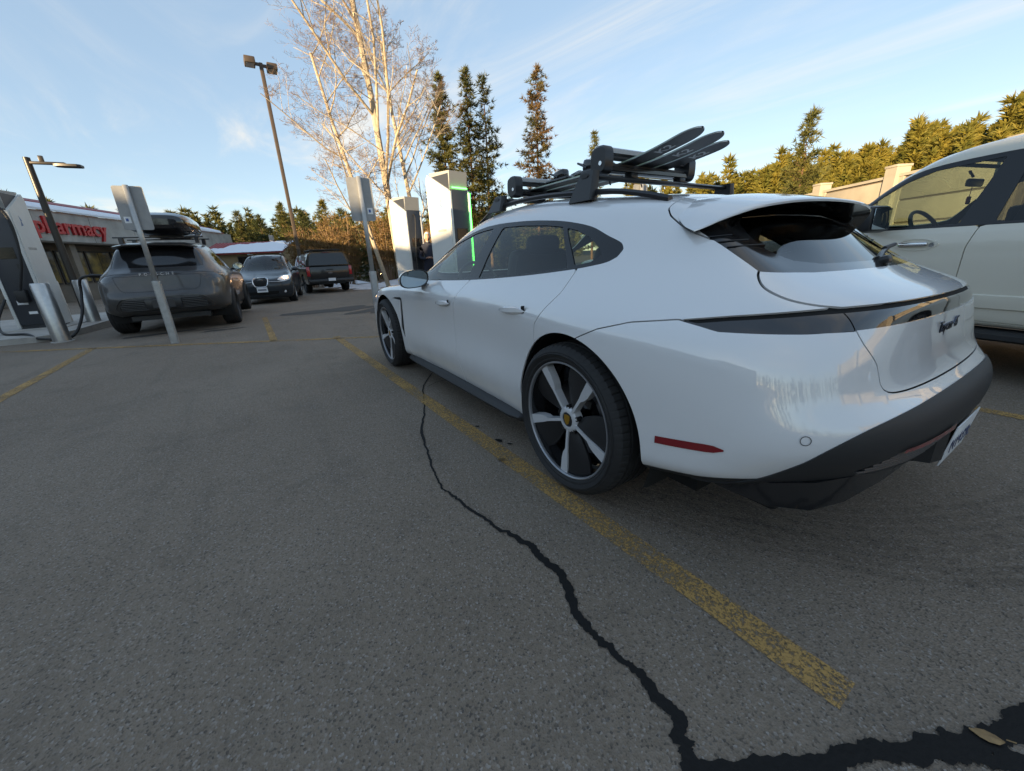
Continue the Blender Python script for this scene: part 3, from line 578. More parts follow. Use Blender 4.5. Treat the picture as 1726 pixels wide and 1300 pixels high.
# ------------------------------------------------------------------ ground
def asphalt():
    m=bpy.data.materials.new('asphalt'); m.use_nodes=True; nt=m.node_tree; b=nt.nodes['Principled BSDF']; b.inputs['Roughness'].default_value=.86; b.inputs['Specular IOR Level'].default_value=.35
    N=lambda t,**k:(lambda n:[setattr(n,a,v) for a,v in k.items()] and n or n)(nt.nodes.new(t)); Lk=nt.links.new
    tc=N('ShaderNodeTexCoord')
    def noise(sc,det=5,ro=.6,vec=None):
        n=N('ShaderNodeTexNoise'); n.inputs['Scale'].default_value=sc; n.inputs['Detail'].default_value=det; n.inputs['Roughness'].default_value=ro; Lk(vec or tc.outputs['Object'],n.inputs['Vector']); return n.outputs['Fac']
    def mr(src,a,b_,c=0,d=1):
        n=N('ShaderNodeMapRange'); n.inputs['From Min'].default_value=a; n.inputs['From Max'].default_value=b_; n.inputs['To Min'].default_value=c; n.inputs['To Max'].default_value=d; Lk(src,n.inputs['Value']); return n.outputs[0]
    def mix(f,a,b_):
        n=N('ShaderNodeMix',data_type='RGBA'); 
        for k,v in (('A',a),('B',b_)):
            if isinstance(v,tuple): n.inputs[k].default_value=(*v,1)
            else: Lk(v,n.inputs[k])
        Lk(f,n.inputs['Factor']); return n.outputs['Result']
    vo=N('ShaderNodeTexVoronoi'); vo.inputs['Scale'].default_value=185; Lk(tc.outputs['Object'],vo.inputs['Vector'])
    c=mix(mr(noise(.33,7,.68),.36,.66),(.178,.138,.104),(.236,.187,.145))
    c=mix(mr(noise(.13,4,.6),.50,.66,0,.8),c,(.168,.124,.086))
    c=mix(mr(noise(1.7,7,.72),.52,.76,0,.75),c,(.104,.083,.065))
    mp_=N('ShaderNodeMapping'); mp_.inputs['Scale'].default_value=(.35,5.,1.); mp_.inputs['Rotation'].default_value=(0,0,.12); Lk(tc.outputs['Object'],mp_.inputs[0])
    c=mix(mr(noise(1.0,6,.7,mp_.outputs[0]),.56,.78,0,.6),c,(.100,.080,.063))
    c=mix(mr(noise(60,3,.7),.44,.72,0,.5),c,(.29,.24,.20))
    c=mix(mr(noise(6,6,.8),.63,.76,0,.5),c,(.215,.195,.165))
    sepc=N('ShaderNodeSeparateColor'); Lk(vo.outputs['Color'],sepc.inputs[0]); c=mix(mr(sepc.outputs[0],.86,.99,0,.7),c,(.34,.31,.285)); c=mix(mr(sepc.outputs[1],.80,.98,0,.75),c,(.06,.053,.047))
    Lk(c,b.inputs['Base Color'])
    hb=N('ShaderNodeMath',operation='ADD'); m1=N('ShaderNodeMath',operation='MULTIPLY'); m1.inputs[1].default_value=.6; Lk(vo.outputs['Distance'],m1.inputs[0]); Lk(m1.outputs[0],hb.inputs[0]); Lk(noise(60,4,.7),hb.inputs[1])
    bp=N('ShaderNodeBump'); bp.inputs['Strength'].default_value=.85; bp.inputs['Distance'].default_value=.006; Lk(hb.outputs[0],bp.inputs['Height']); Lk(bp.outputs[0],b.inputs['Normal']); return m
M_asph=asphalt()
def gsheet(xs,ys,fz):
    m=MB(); m.grid([[(x,y,fz(x,y)) for y in ys] for x in xs]); return m
def gz(x,y=0.): return -.02*min(max(0.,x-9.),32.)       # the lot falls away gently beyond the chargers
tag(gsheet(list(np.linspace(-70,9,20))+list(np.linspace(10,70,61)),np.linspace(-70,70,41),gz).build('parking_lot',M_asph),kind='structure')
g=MB(); g.add([(-900,-900,-.75),(900,-900,-.75),(900,900,-.75),(-900,900,-.75)],[(0,1,2,3)]); tag(g.build('ground',mat('forest_floor',(.07,.055,.035),.95,noise=(.3,.4))),kind='structure')
def worn_paint():
    m=bpy.data.materials.new('worn_yellow_paint'); m.use_nodes=True; nt=m.node_tree; b=nt.nodes['Principled BSDF']; b.inputs['Roughness'].default_value=.75
    tc=nt.nodes.new('ShaderNodeTexCoord'); Lk=nt.links.new
    def nz(sc,d,ro):
        n=nt.nodes.new('ShaderNodeTexNoise'); n.inputs['Scale'].default_value=sc; n.inputs['Detail'].default_value=d; n.inputs['Roughness'].default_value=ro; Lk(tc.outputs['Object'],n.inputs['Vector']); return n.outputs['Fac']
    a=nt.nodes.new('ShaderNodeMath'); a.operation='MULTIPLY_ADD'; a.inputs[1].default_value=.45; Lk(nz(2.6,6,.7),a.inputs[0]); Lk(nz(95,5,.75),a.inputs[2])
    mr=nt.nodes.new('ShaderNodeMapRange'); mr.inputs['From Min'].default_value=.68; mr.inputs['From Max'].default_value=.80; Lk(a.outputs[0],mr.inputs['Value'])
    co=nt.nodes.new('ShaderNodeMix'); co.data_type='RGBA'; co.inputs['A'].default_value=(.48,.28,.085,1); co.inputs['B'].default_value=(.34,.20,.075,1); Lk(nz(14,4,.7),co.inputs['Factor']); Lk(co.outputs['Result'],b.inputs['Base Color'])
    tr=nt.nodes.new('ShaderNodeBsdfTransparent'); mi=nt.nodes.new('ShaderNodeMixShader'); Lk(mr.outputs[0],mi.inputs[0]); Lk(b.outputs[0],mi.inputs[1]); Lk(tr.outputs[0],mi.inputs[2]); Lk(mi.outputs[0],nt.nodes['Material Output'].inputs[0])
    bp=nt.nodes.new('ShaderNodeBump'); bp.inputs['Strength'].default_value=.6; bp.inputs['Distance'].default_value=.006; Lk(nz(80,4,.7),bp.inputs['Height']); Lk(bp.outputs[0],b.inputs['Normal'])
    return m
M_ypaint=worn_paint()
def line(a,b,w,nm='parking_line'):
    a=Vector((*a,.004)); b=Vector((*b,.004)); d=(b-a); L=d.length; d/=L; n=Vector((-d.y,d.x,0))*w/2; k=max(2,int(L/.12)); up=[];lo=[]
    for i in range(k+1):
        p=a+d*L*i/k; j=.006*(random.random()-.5); up.append(tuple(p+n*(1+j*8))); lo.append(tuple(p-n*(1-j*8)))
    o=MB().grid([up,lo]).build(nm,M_ypaint); return tag(o,kind='structure')
line((5.30,1.16),(-1.13,.985),.105); line((7.20,4.37),(-1.2,4.16),.105); line((5.6,1.99),(9.15,2.05),.10); line((-.2,-1.80),(-5,-1.86),.10)
def trans(t): return (4.752+3.191*t,.625+4.97*t)
line(trans(-.9),trans(2.2),.10,'stall_end_line')
# cracks filled with tar: irregular ribbons sunk in the asphalt
M_tar=mat('tar_filler',(.008,.008,.008),.7,spec=.25,bump=(60,.6,.006))
def crack(pts,ws,nm,seed):
    r=random.Random(seed); P=curve([(x,y,.0030+.00012*seed) for x,y in pts],22); W=.78*np.interp(np.linspace(0,1,len(P)),np.linspace(0,1,len(ws)),ws); A=[];B=[]; o=0.;j0=0.;j1=0.
    for i,p in enumerate(P):
        t=P[min(i+1,len(P)-1)]-P[max(i-1,0)]; n=np.array([-t[1],t[0],0]); n/=np.linalg.norm(n)+1e-9
        o=.95*o+r.gauss(0,.0028); j0=.90*j0+r.gauss(0,.11); j1=.90*j1+r.gauss(0,.11)
        A.append(tuple(p+n*(o+W[i]*(.5+.5*max(-.6,j0))))); B.append(tuple(p+n*(o-W[i]*(.5+.5*max(-.6,j1)))))
    return tag(MB().grid([A,B]).build(nm,M_tar),kind='structure')

crack([(2.6,.45),(2.399,.661),(1.996,.921),(1.44,1.14),(.949,1.33),(.566,1.424),(.345,1.458),(.173,1.426),(-.054,1.374)],[.010,.012,.016,.020,.014,.016,.022],'crack',3)
crack([(-.02,1.385),(-.199,1.343),(-.393,1.332),(-.562,1.37),(-.679,1.394),(-.78,1.382),(-.902,1.382),(-.964,1.411),(-1.04,1.44),(-1.5,1.62),(-2.2,1.8)],[.014,.030,.042,.040,.036,.032,.044,.05,.05,.05,.04],'crack',5)
crack([(-1.0,1.46),(-1.121,1.264),(-1.187,1.117),(-1.266,.961),(-1.327,.848),(-1.378,.731),(-1.46,.5),(-1.6,.1),(-1.7,-.5)],[.04,.035,.045,.055,.065,.07,.05,.04,.04],'crack',8)
crack([(-1.27,.90),(-1.33,.90),(-1.40,.84),(-1.45,.70)],[.02,.05,.05,.03],'crack',9)
crack([(1.95,.93),(2.02,.78),(1.93,.60)],[.006,.008,.004],'crack',11)

# tyre marks: faint dark rubber and dust dragged over the asphalt
def smear_mat():
    m=bpy.data.materials.new('rubber_smear'); m.use_nodes=True; nt=m.node_tree; b=nt.nodes['Principled BSDF']; b.inputs['Base Color'].default_value=(.055,.048,.042,1); b.inputs['Roughness'].default_value=.9
    tc=nt.nodes.new('ShaderNodeTexCoord'); n=nt.nodes.new('ShaderNodeTexNoise'); n.inputs['Scale'].default_value=26; n.inputs['Detail'].default_value=6; n.inputs['Roughness'].default_value=.75; nt.links.new(tc.outputs['Object'],n.inputs['Vector'])
    r=nt.nodes.new('ShaderNodeMapRange'); r.inputs['From Min'].default_value=.42; r.inputs['From Max'].default_value=.72; r.inputs['To Min'].default_value=1.0; r.inputs['To Max'].default_value=.68; nt.links.new(n.outputs['Fac'],r.inputs['Value'])
    t=nt.nodes.new('ShaderNodeBsdfTransparent'); mi=nt.nodes.new('ShaderNodeMixShader'); nt.links.new(r.outputs[0],mi.inputs[0]); nt.links.new(b.outputs[0],mi.inputs[1]); nt.links.new(t.outputs[0],mi.inputs[2]); nt.links.new(mi.outputs[0],nt.nodes['Material Output'].inputs[0]); return m
M_smear=smear_mat()
def tyre_mark(pts,w,k=0):
    P=curve([(x,y,.0022) for x,y in pts],10); b=MB(); nb=4
    for j in range(nb):
        A=[];B=[]; o0=(j/nb-.5)*w+.008; o1=((j+1)/nb-.5)*w-.008
        for i,p in enumerate(P):
            t=P[min(i+1,len(P)-1)]-P[max(i-1,0)]; n=np.array([-t[1],t[0],0]); n/=np.linalg.norm(n)+1e-9; A.append(tuple(p+n*o0)); B.append(tuple(p+n*o1))
        b.grid([A,B])
    o=b.build('tyre_mark',M_smear); tag(o,kind='structure'); o.location.z=.0002*k
tyre_mark([(-.15,.62),(-.62,.40),(-1.0,.05),(-1.3,-.6),(-1.5,-1.6)],.24); tyre_mark([(-.05,.86),(-.62,.62),(-1.15,.20),(-1.5,-.5)],.20,1)
pass
# loose grit
_r=np.random.default_rng(3); V=[];F=[]
for i in range(420):
    x,y=_r.uniform(-1.4,5),_r.uniform(-.2,4.4); s_=_r.uniform(.0015,.0042); c=np.array([x,y,s_*.5])
    q=c+np.array([(1,0,0),(-.6,.8,0),(-.6,-.8,0),(.1,.1,1.1),(0,0,-.6)])*s_*_r.uniform(.6,1.3,(5,3)); k=len(V); V+=q.tolist(); F+=[(k,k+1,k+3),(k+1,k+2,k+3),(k+2,k,k+3),(k,k+2,k+1)]
tag(MB().add(V,F).build('loose_grit',mat('grit',(.26,.25,.23),.9)),'loose pale grit scattered over the asphalt','grit',None,'stuff')

# ------------------------------------------------------------------ other cars, skins of the same make with their own proportions
def plain_wheel(nm,Ro,Ri,W,m_rim,spokes=7,n=96):
    L=[('tyre',tyre_mesh('tyre',Ro,Ri,W,M_tyre,False,n))]; h=W/2; y1=h*.82
    b=MB(); b.lathe([(Ri-.003,-h*.8),(Ri-.02,-h*.5),(Ri-.03,y1-.04),(Ri-.012,y1),(Ri,y1-.004)],48,'y'); b.lathe([(.02,-.02),(Ri-.02,-.03)],32,'y')
    for k in range(spokes):
        a=2*PI*k/spokes; c,s_=math.cos(a),math.sin(a); P=[(.03,-.022),(Ri-.015,-.030),(Ri-.015,.030),(.03,.022)]
        vs=[(r*c-t*s_,y1-.012-.02*(1-r/Ri),r*s_+t*c) for r,t in P]; vs+=[(x,y-.03,z) for x,y,z in vs]; b.add(vs,[(0,1,2,3),(0,4,5,1),(1,5,6,2),(2,6,7,3),(3,7,4,0)])
    b.lathe([(0,y1-.015),(.05,y1-.017),(.06,y1-.05)],24,'y'); L.append(('rim',b.mesh('rim',m_rim,30))); return L
def morph_car(T,fx,fy,fz,paint,wheel,wb,extra=None,res=(8,5),front=None,rear=None,glass=M_glassd,track=.82,wr=.36,front_cuts=(),rear_cuts=(),arch=(.43,.43),bump_black=None):
    def fp(P): 
        P=np.array(P,float); Q=np.stack([fx(P[...,0]),fy(P[...,1]),fz(P[...,2])],-1); return extra(P,Q) if extra else Q
    S=bspline_skin(fp(np.array(wagon_net())),*res); S0=S
    x,z=S.V[:,0],S.V[:,2]; ax=(float(fx(np.array(-.012))),wr-.005); af=(float(fx(np.array(2.892))),wr-.01)
    S=S.clip(np.maximum(arch[0]-np.hypot(x-ax[0],z-ax[1]),arch[1]-np.hypot(x-af[0],z-af[1])))[0]
    XZ=lambda s:(s.V[:,0],s.V[:,2]); YZ=lambda s:(s.V[:,1],s.V[:,2])
    def mp(poly,k='xz'): a=np.array(poly,float); f=fx if k=='xz' else fy; return list(zip(f(a[:,0]),fz(a[:,1])))
    def cut(s,poly,proj,gap=0.,ok=None):
        a,b=proj(s); d=poly_sdf(a,b,poly)
        if ok is not None: d=np.where(ok(s),d,9.)
        return (s.clip(d+gap)[0],s.clip(gap-d)[0]) if gap else s.clip(d)
    side=lambda s:(s.V[:,1]>.35)&(s.V[:,3]>4.2)
    top=[(-.112,1.092),(.0,1.150),(.28,1.228),(.70,1.269),(1.01,1.277),(1.26,1.263),(1.56,1.210),(1.80,1.140),(2.0,1.062),(2.22,.955)]; bot=[(2.12,.915),(1.13,.945),(.54,.979),(.17,1.010),(-.065,1.044)]
    dlo,S=cut(S,mp([tuple(p) for p in curve(top,4)]+bot),XZ,0,side); tr=dlo
    zb=lambda q:np.interp(q,[p[0] for p in bot[::-1]],[p[1] for p in bot[::-1]]); zt=lambda q:np.interp(q,[p[0] for p in top],[p[1] for p in top])
    for nm,x0,x1 in (('front_side_window',1.14,2.05),('rear_side_window',.20,1.02)):
        gl,tr=cut(tr,mp([(q,zb(q)+.012) for q in np.linspace(x0,x1,8)]+[(q,zt(q)-.02) for q in np.linspace(x1,x0,8)]),XZ)
        for sd in('left','right'): skin_object(nm,gl.offset(-.004),glass,T,0,sd)
    for sd in('left','right'): skin_object('window_trim',tr,M_trim,T,.0,sd)
    UV=lambda s:(s.V[:,3],s.V[:,4])
    ws,S=cut(S,[(-.5,10.15),(3.4,10.1),(4.75,10.45),(4.75,12.25),(-.5,12.3)],UV); skin_object('windscreen',ws.offset(-.003),M_glass,T,0)
    rg,S=cut(S,mp([(-.40,1.14),(-.598,1.004),(-1.2,.99),(-1.2,1.4),(-.24,1.4),(-.27,1.25)]),XZ,0,lambda s:s.V[:,3]>9.5); skin_object('rear_window',rg.offset(-.002),M_gblk,T,.01)
    out={}
    for nm,poly,mm,off,kind,both in rear_cuts:
        c,S=cut(S,poly if kind=='abs' else mp(poly,kind),YZ if kind in('yz','abs') else XZ,.002 if mm is None else 0,lambda s:s.V[:,0]<fx(np.array(-.35)))
        for sd in (('both',) if both else ('left','right')): out[nm]=skin_object(nm,c.offset(off),mm or paint,T,.008,sd)
    for nm,poly,mm,off,both in front_cuts:
        c,S=cut(S,poly,YZ,.002 if mm is None else 0,lambda s:s.V[:,0]>fx(np.array(2.95)))
        for sd in (('both',) if both else ('left','right')): out[nm]=skin_object(nm,c.offset(off),mm or paint,T,.008,sd)
    fd=[(2.16,.925),(2.30,.83),(2.375,.60),(2.33,.235),(1.20,.228),(1.255,.56),(1.225,.79),(1.10,.95)]; rd=[(1.10,.95),(1.225,.79),(1.255,.56),(1.20,.228),(.52,.228),(.43,.50),(.265,.70),(.155,.86),(.085,1.02)]
    for nm,po in (('front_door',fd),('rear_door',rd)):
        c,S=cut(S,mp(po),XZ,.003,side)
        for sd in('left','right'): skin_object(nm,c,paint,T,.01,sd)
    hood,S=cut(S,[(-.5,7.3),(1.6,7.4),(2.8,7.9),(4.3,8.45),(4.3,10.0),(-.5,10.05)],UV,.003); skin_object('bonnet',hood,paint,T,.01)
    skin_object('body_shell',S,paint,T,.015)
    zs=float(fz(np.array(.19))); w=float(fy(np.array(.9)))
    m=MB(); m.box(((ax[0]+af[0])/2,0,zs),(af[0]-ax[0]-.9,2*w-.06,.09),bev=.02); m.box(((ax[0]+af[0])/2,0,zs+.03),(af[0]-ax[0]+1.3,1.3*w,.08)); m.build('underbody',M_mblk,T)
    for (a,b),r in ((ax,arch[0]),(af,arch[1])):
        for sd in(1,-1):
            m=MB(); m.lathe([(r+.003,w-.01),(r+.015,w-.04),(r+.015,w-.36),(.02,w-.37)],24,'y',(a,0,b),a0=R(-20),a1=R(200)); m.v=[(p,q*sd,t) for p,q,t in m.v]; m.build('wheel_well',M_dark,T)
    for wx in(ax[0],af[0]):
        for sd in(1,-1): wheel_parts(T,(wx,sd*track,wr),sd,wheel)
    bx=float(fx(np.array(1.86))); bz=float(fz(np.array(.95))); by=float(fy(np.array(.9)))
    for sd in(1,-1):
        m=MB(); m.loft([[(bx+dx_,sd*(by+.10+ry*math.cos(a)),bz+.02+rz_*math.sin(a)) for a in np.linspace(0,2*PI,13)[:-1]] for dx_,ry,rz_ in ((-.03,.11,.075),(.02,.115,.08),(.09,.09,.06),(.13,.03,.02))]); mi=m.build('mirror',paint,T)
        m=MB(); m.add([(bx-.032,sd*(by+.10+.095*math.cos(a)),bz+.02+.062*math.sin(a)) for a in np.linspace(0,2*PI,13)[:-1]],[tuple(range(12))]); m.build('mirror_glass',mat('mirror_glass',(.35,.42,.45),.03,1.0),mi)
        m=MB(); m.tube([(bx+.03,sd*(by-.10),bz-.05),(bx+.03,sd*(by+.05),bz-.02)],.025,8); m.build('mirror_foot',M_sat,mi)
    m=MB(); zr=float(fz(np.array(.45)))
    m.box((float(fx(np.array(2.1))),0,float(fz(np.array(.83)))),(.4,1.4*w,.16),bev=.04); m.build('dashboard',M_leather,T)
    for sx,sy in ((1.32,.38),(1.32,-.38),(.5,.38),(.5,-.38)):
        m=MB(); X=float(fx(np.array(sx))); m.box((X,sy,zr+.1),(.5,.46,.16),bev=.04); m.box((X-.28,sy,zr+.45),(.13,.46,.6),(0,R(-14),0),bev=.05); m.box((X-.36,sy,zr+.78),(.08,.24,.14),(0,R(-10),0),bev=.03); m.build('seat',M_leather,T)
    def look(ax_,a,b,c,front):   # x of skin at (y,z)
        d=(S0.V[:,1]-a)**2+(S0.V[:,2]-b)**2+np.where((S0.V[:,0]<1.5) if front else (S0.V[:,0]>-.4),9,0); return float(S0.V[np.argmin(d)][0])
    return out,lambda y_,z_,front=False:look(0,y_,z_,0,front),S0
lin=lambda a,b:(lambda v:np.interp(v,a,b))
M_gpaint=mat('dusty_grey_paint',(.066,.066,.068),.38,.25,coat=.6,noise=(2.5,.35)); M_bpaint=mat('dark_blue_paint',(.018,.026,.034),.30,.2,coat=.45); M_kpaint=mat('black_paint',(.010,.011,.013),.30,.1,coat=.8,noise=(3,.4)); M_wpaint=mat('plain_white_paint',(.70,.69,.65),.32,0,coat=.8)
M_rimd=mat('dark_rim',(.05,.05,.055),.4,.6); M_rims=mat('silver_rim',(.42,.43,.44),.35,.6)
def dark_suv():
    T=thing('charging_car','dusty dark grey sporty hatchback on charge, seen from behind with a roof box','car',(8.80,3.42,0),R(-3))
    fx=lin([-1.06,0,2.904,3.9],[-.97,0,2.89,3.8]); fy=lin([0,1.],[0,.975]); fz=lin([0,.2,.42,.63,.85,.92,1.05,1.40],[0,.28,.50,.74,1.00,1.075,1.20,1.60])
    def extra(P,Q):
        w=np.clip((P[...,2]-1.0)/.25,0,1)*np.clip((.5-P[...,0])/.7,0,1); Q[...,2]+=.05*w; Q[...,0]-=.06*w; return Q
    rc=[('light_strip',[(.88,.868),(.60,.905),(-.1,.910),(-.1,.872),(.60,.866),(.86,.845)],M_lamp,-.004,'yz',True),
        ('tail_light',[(.93,.80),(.93,.862),(.70,.862),(.62,.835),(.70,.79)],M_lamp,-.003,'yz',False),
        ('bumper_grille',[(.66,.40),(.60,.49),(.48,.545),(-.1,.55),(-.1,.345),(.5,.345)],M_mblk,-.004,'yz',True),
        ('tailgate',[(.62,.86),(.60,.78),(.56,.68),(.50,.645),(-.1,.642),(-.1,.866)],None,0,'yz',True)]
    o,xr,S0=morph_car(T,fx,fy,fz,M_gpaint,plain_wheel('w',.365,.27,.29,M_rimd,5),2.89,extra,(9,6),rear_cuts=rc,track=.83,wr=.365,arch=(.42,.42))
    z0=lambda v:float(fz(np.array(v)))
    for i in range(7):
        zz=z0(.375+.026*i); m=MB(); w_=.60-.10*max(0,(i-3)/3); m.tube([(xr(abs(t),zz)-.006,t,zz) for t in np.linspace(-w_,w_,17)],.008,6); m.build('grille_rib',mat('rib_grey',(.06,.06,.06),.5),T)
    m=MB(); fr=[(xr(abs(y_),z0(zv))-.004,y_,z0(zv)) for y_,zv in ((-.66,.36),(-.68,.42),(-.60,.515),(-.48,.56),(0,.568),(.48,.56),(.60,.515),(.68,.42),(.66,.36))]; m.tube(curve(fr,4),.013,6); m.build('bumper_frame',M_gpaint,T)
    m=MB(); xp=xr(.0,z0(.50))-.02; m.box((xp,0,z0(.46)),(.03,.50,.16),bev=.01); m.build('plate_recess',M_sat,T)
    MB().box((xp-.018,.0,z0(.46)),(.004,.305,.13)).build('licence_plate',mat('dark_plate',(.03,.03,.032),.5),T)
    link('tailgate_lettering',text_mesh('PORSCHE',.062,.002,mat('letter_grey',(.55,.55,.56),.35,.3),'tailgate_lettering',False,2.1),T,(xr(.1,z0(.886))-.008,0,z0(.888)),(R(90),0,R(-90)))
    m=MB(); s=[(-.55,y_,z_) for y_,z_ in ((-.55,1.505),(-.4,1.535),(0,1.545),(.4,1.535),(.55,1.505))]; m.grid([[(-.20,p[1]*1.02,p[2]+.045) for p in s],[(-.42,p[1],p[2]+.022) for p in s],s,[(-.54,p[1],p[2]-.02) for p in s],[(-.3,p[1]*.95,p[2]-.04) for p in s]]); m.build('roof_spoiler',M_gpaint,T)
    # roof box on cross bars: a thing of its own
    for bx_ in (.15,.95):
        m=MB(); m.box((bx_,0,1.695),(.05,1.34,.022),bev=.008)
        for sd in(1,-1): m.loft([[(bx_+a*k,sd*.56+b*.03,z_) for a,b in((-.05,-1),(.05,-1),(.05,1),(-.05,1))] for z_,k in ((1.58,1.2),(1.69,.9))])
        m.build('cross_bar',M_sat,T)
    B=thing('roof_box','glossy black cargo box on the roof of the dusty grey car','roof box',(8.80+.50,3.27,1.702),R(-3))
    def sec(x_,w,h0,h1): return [(x_,w*math.copysign(abs(math.cos(a))**.55,math.cos(a)),h0+(h1-h0)*(.5+.5*math.copysign(abs(math.sin(a))**.6,math.sin(a)))) for a in np.linspace(0,2*PI,25)[:-1]]
    m=MB(); m.loft([sec(-1.02,.30,.16,.26),sec(-1.0,.38,.10,.32),sec(-.85,.43,.03,.375),sec(-.3,.45,.0,.40),sec(.4,.44,.0,.385),sec(.8,.40,.03,.32),sec(1.05,.28,.08,.22)]); m.build('lid',mat('box_black',(.008,.008,.010),.12,coat=.8),B)
    m=MB(); m.loft([[(p[0],p[1]*1.015,.115+.012*k) for p in [(x_,w*sg,0) for x_,w,sg in ((-1.0,.38,1),(-.3,.45,1),(.4,.44,1),(1.0,.3,1),(1.0,.3,-1),(.4,.44,-1),(-.3,.45,-1),(-1.0,.38,-1))]] for k in(0,1)]); m.build('seam_strip',M_mblk,B)
    for bx_ in(-.42,.38): MB().box((bx_,0,-.0),(.10,.5,.03),bev=.008).build('clamp',M_sat,B)
    return T
dark_suv()
def blue_suv():
    T=thing('oncoming_car','dark blue crossover with one headlamp shining, driving towards the camera','car',(17.72,1.42,gz(16)),R(171.5))
    fx=lin([-1.06,0,2.904,3.9],[-1.0,0,2.75,3.66]); fy=lin([0,1.],[0,.955]); fz=lin([0,.2,.42,.63,.85,.92,1.05,1.40],[0,.26,.50,.74,.98,1.06,1.2,1.64])
    fc=[('headlamp',[(.48,.80),(.60,.93),(.82,.99),(.90,.90),(.84,.78),(.64,.73)],mat('headlamp_lens',(.55,.58,.60),.08,coat=1.0),-.003,False),
        ('grille',[(-.1,.86),(.14,.86),(.20,.80),(.17,.64),(.10,.60),(-.1,.60)],M_dark,-.012,True),('grille_wing',[(.25,.78),(.60,.74),(.62,.67),(.27,.66)],M_sat,-.008,False),
        ('lower_intake',[(-.1,.44),(.50,.44),(.44,.33),(-.1,.32)],M_dark,-.012,True),('fog_lamp_recess',[(.56,.46),(.74,.47),(.74,.36),(.58,.35)],M_sat,-.006,False)]
    o,xr,S0=morph_car(T,fx,fy,fz,M_bpaint,plain_wheel('w',.35,.235,.25,M_rims,6),2.75,None,(8,5),front_cuts=fc,glass=M_glass,track=.80,wr=.35,arch=(.41,.41))
    xf=lambda y_,z_:xr(abs(y_),z_,True)
    m=MB(); m.tube([(xf(y_,z_)+.004,y_,z_) for y_,z_ in curve([(-.02,.87),(.15,.87),(.215,.80),(.18,.635),(.10,.59),(-.10,.59),(-.18,.635),(-.215,.80),(-.15,.87),(-.02,.87)],3)],.014,6); m.build('grille_surround',M_chrome,T)
    m=MB(); m.lathe([(0,.006),(.055,.004),(.058,-.004)],20,'x',(xf(0,.80)+.004,0,.80)); m.v=[(a,b*1.25,.80+(c-.80)*.6) for a,b,c in m.v]; m.build('grille_emblem',M_chrome,T)
    for sd in(1,-1):
        m=MB(); m.tube([(xf(sd*t,.76-.10*(t-.2))+.003,sd*t,.755-.07*(t-.2)) for t in np.linspace(.24,.62,6)],.008,6); m.build('wing_bar',M_chrome,T)
        m=MB(); m.lathe([(0,.02),(.04,.016),(.045,0)],16,'x',(xf(.65,.41)-.004,sd*.65,.41)); m.build('fog_lamp',mat('fog_glass',(.6,.6,.6),.1),T)
    for sd,on in ((1,True),(-1,False)):
        m=MB(); m.lathe([(0,.03),(.035,.024),(.05,.0)],20,'x',(xf(.70,.85)-.012,sd*.70,.85)); m.build('headlamp_bulb',mat('lamp_on',(.9,.8,.6),.3,emit=(1,.62,.35),es=14) if on else M_chrome,T)
    p=MB().box((xf(0,.50)+.03,.02,.50),(.006,.305,.152),(0,R(4),0)).build('licence_plate',mat('plate_white',(.72,.74,.76),.35),T)
    link('plate_text',text_mesh('5XGK286',.075,.0006,mat('plate_ink',(.03,.05,.14),.5),'plate_text',True) if False else MB().box((0,0,0),(.001,.24,.05)).mesh('plate_text',mat('plate_smudge',(.25,.28,.34),.6,noise=(60,.6))),p,(xf(0,.50)+.035,.02,.50))
    for sd in(1,-1):
        m=MB(); m.tube([(x_,sd*.52,z_) for x_,z_ in ((1.25,1.63),(1.15,1.675),(.2,1.665),(-.1,1.60))],.02,6); m.build('roof_rail',M_sat,T)
    m=MB(); cw=Vector((1.72,.36,1.05)); q=Euler((0,R(-62),0)).to_matrix(); m.tube([cw+q@Vector((.18*math.cos(a),.18*math.sin(a),0)) for a in np.linspace(0,2*PI,21)],.016,6,False); m.build('steering_wheel',M_sat,T)
    return T
blue_suv()
def far_car(loc,hd,paint,label,rear=False,sc=1.0,fog=False,H=1.66):
    T=thing('parked_car',label,'car',loc,R(hd))
    fx=lin([-1.06,0,2.904,3.9],[-1.0,0,2.72,3.62]); fy=lin([0,1.],[0,.94]); fz=lin([0,.2,.63,.92,1.05,1.40],[0,.26,.72,1.05,1.18,H])
    fc=[('headlamp',[(.42,.80),(.86,.90),(.88,.80),(.5,.73)],mat('headlamp_lens',(.55,.58,.60),.08,coat=1.0),-.003,False),('grille',[(-.1,.80),(.34,.80),(.28,.64),(-.1,.60)],M_dark,-.01,True),('lower_intake',[(-.1,.46),(.62,.48),(.58,.32),(-.1,.32)],M_mblk,-.01,True)]
    rc=[('tail_light',[(.62,.83),(.97,.93),(.97,.74),(.66,.74)],M_red,-.002,'abs',False)]
    o,xr,S0=morph_car(T,fx,fy,fz,paint,plain_wheel('w',.35,.24,.24,M_rims,5,48),2.72,None,(5,4),front_cuts=fc,rear_cuts=rc,track=.80,wr=.35,arch=(.41,.41))
    if fog:
        m=MB(); m.lathe([(0,.03),(.06,.02),(.07,0)],12,'x',(xr(.62,.42,True)+.0,-.62,.42)); m.build('fog_lamp',mat('lamp_on',(.9,.8,.6),.3,emit=(1,.62,.35),es=14),T)
    return T
far_car((48.4,-11.6,-.64),162,M_wpaint,'white crossover with a lit fog lamp standing beyond the charger with the cable',fog=True)
far_car((51.5,-8.3,-.64),186,mat('silver_paint',(.55,.56,.58),.3,.3,coat=.8),'pale car half hidden behind the black pickup')
far_car((41.0,17.2,-.64),8,M_wpaint,'white car with a red tail lamp cut off by the left edge')
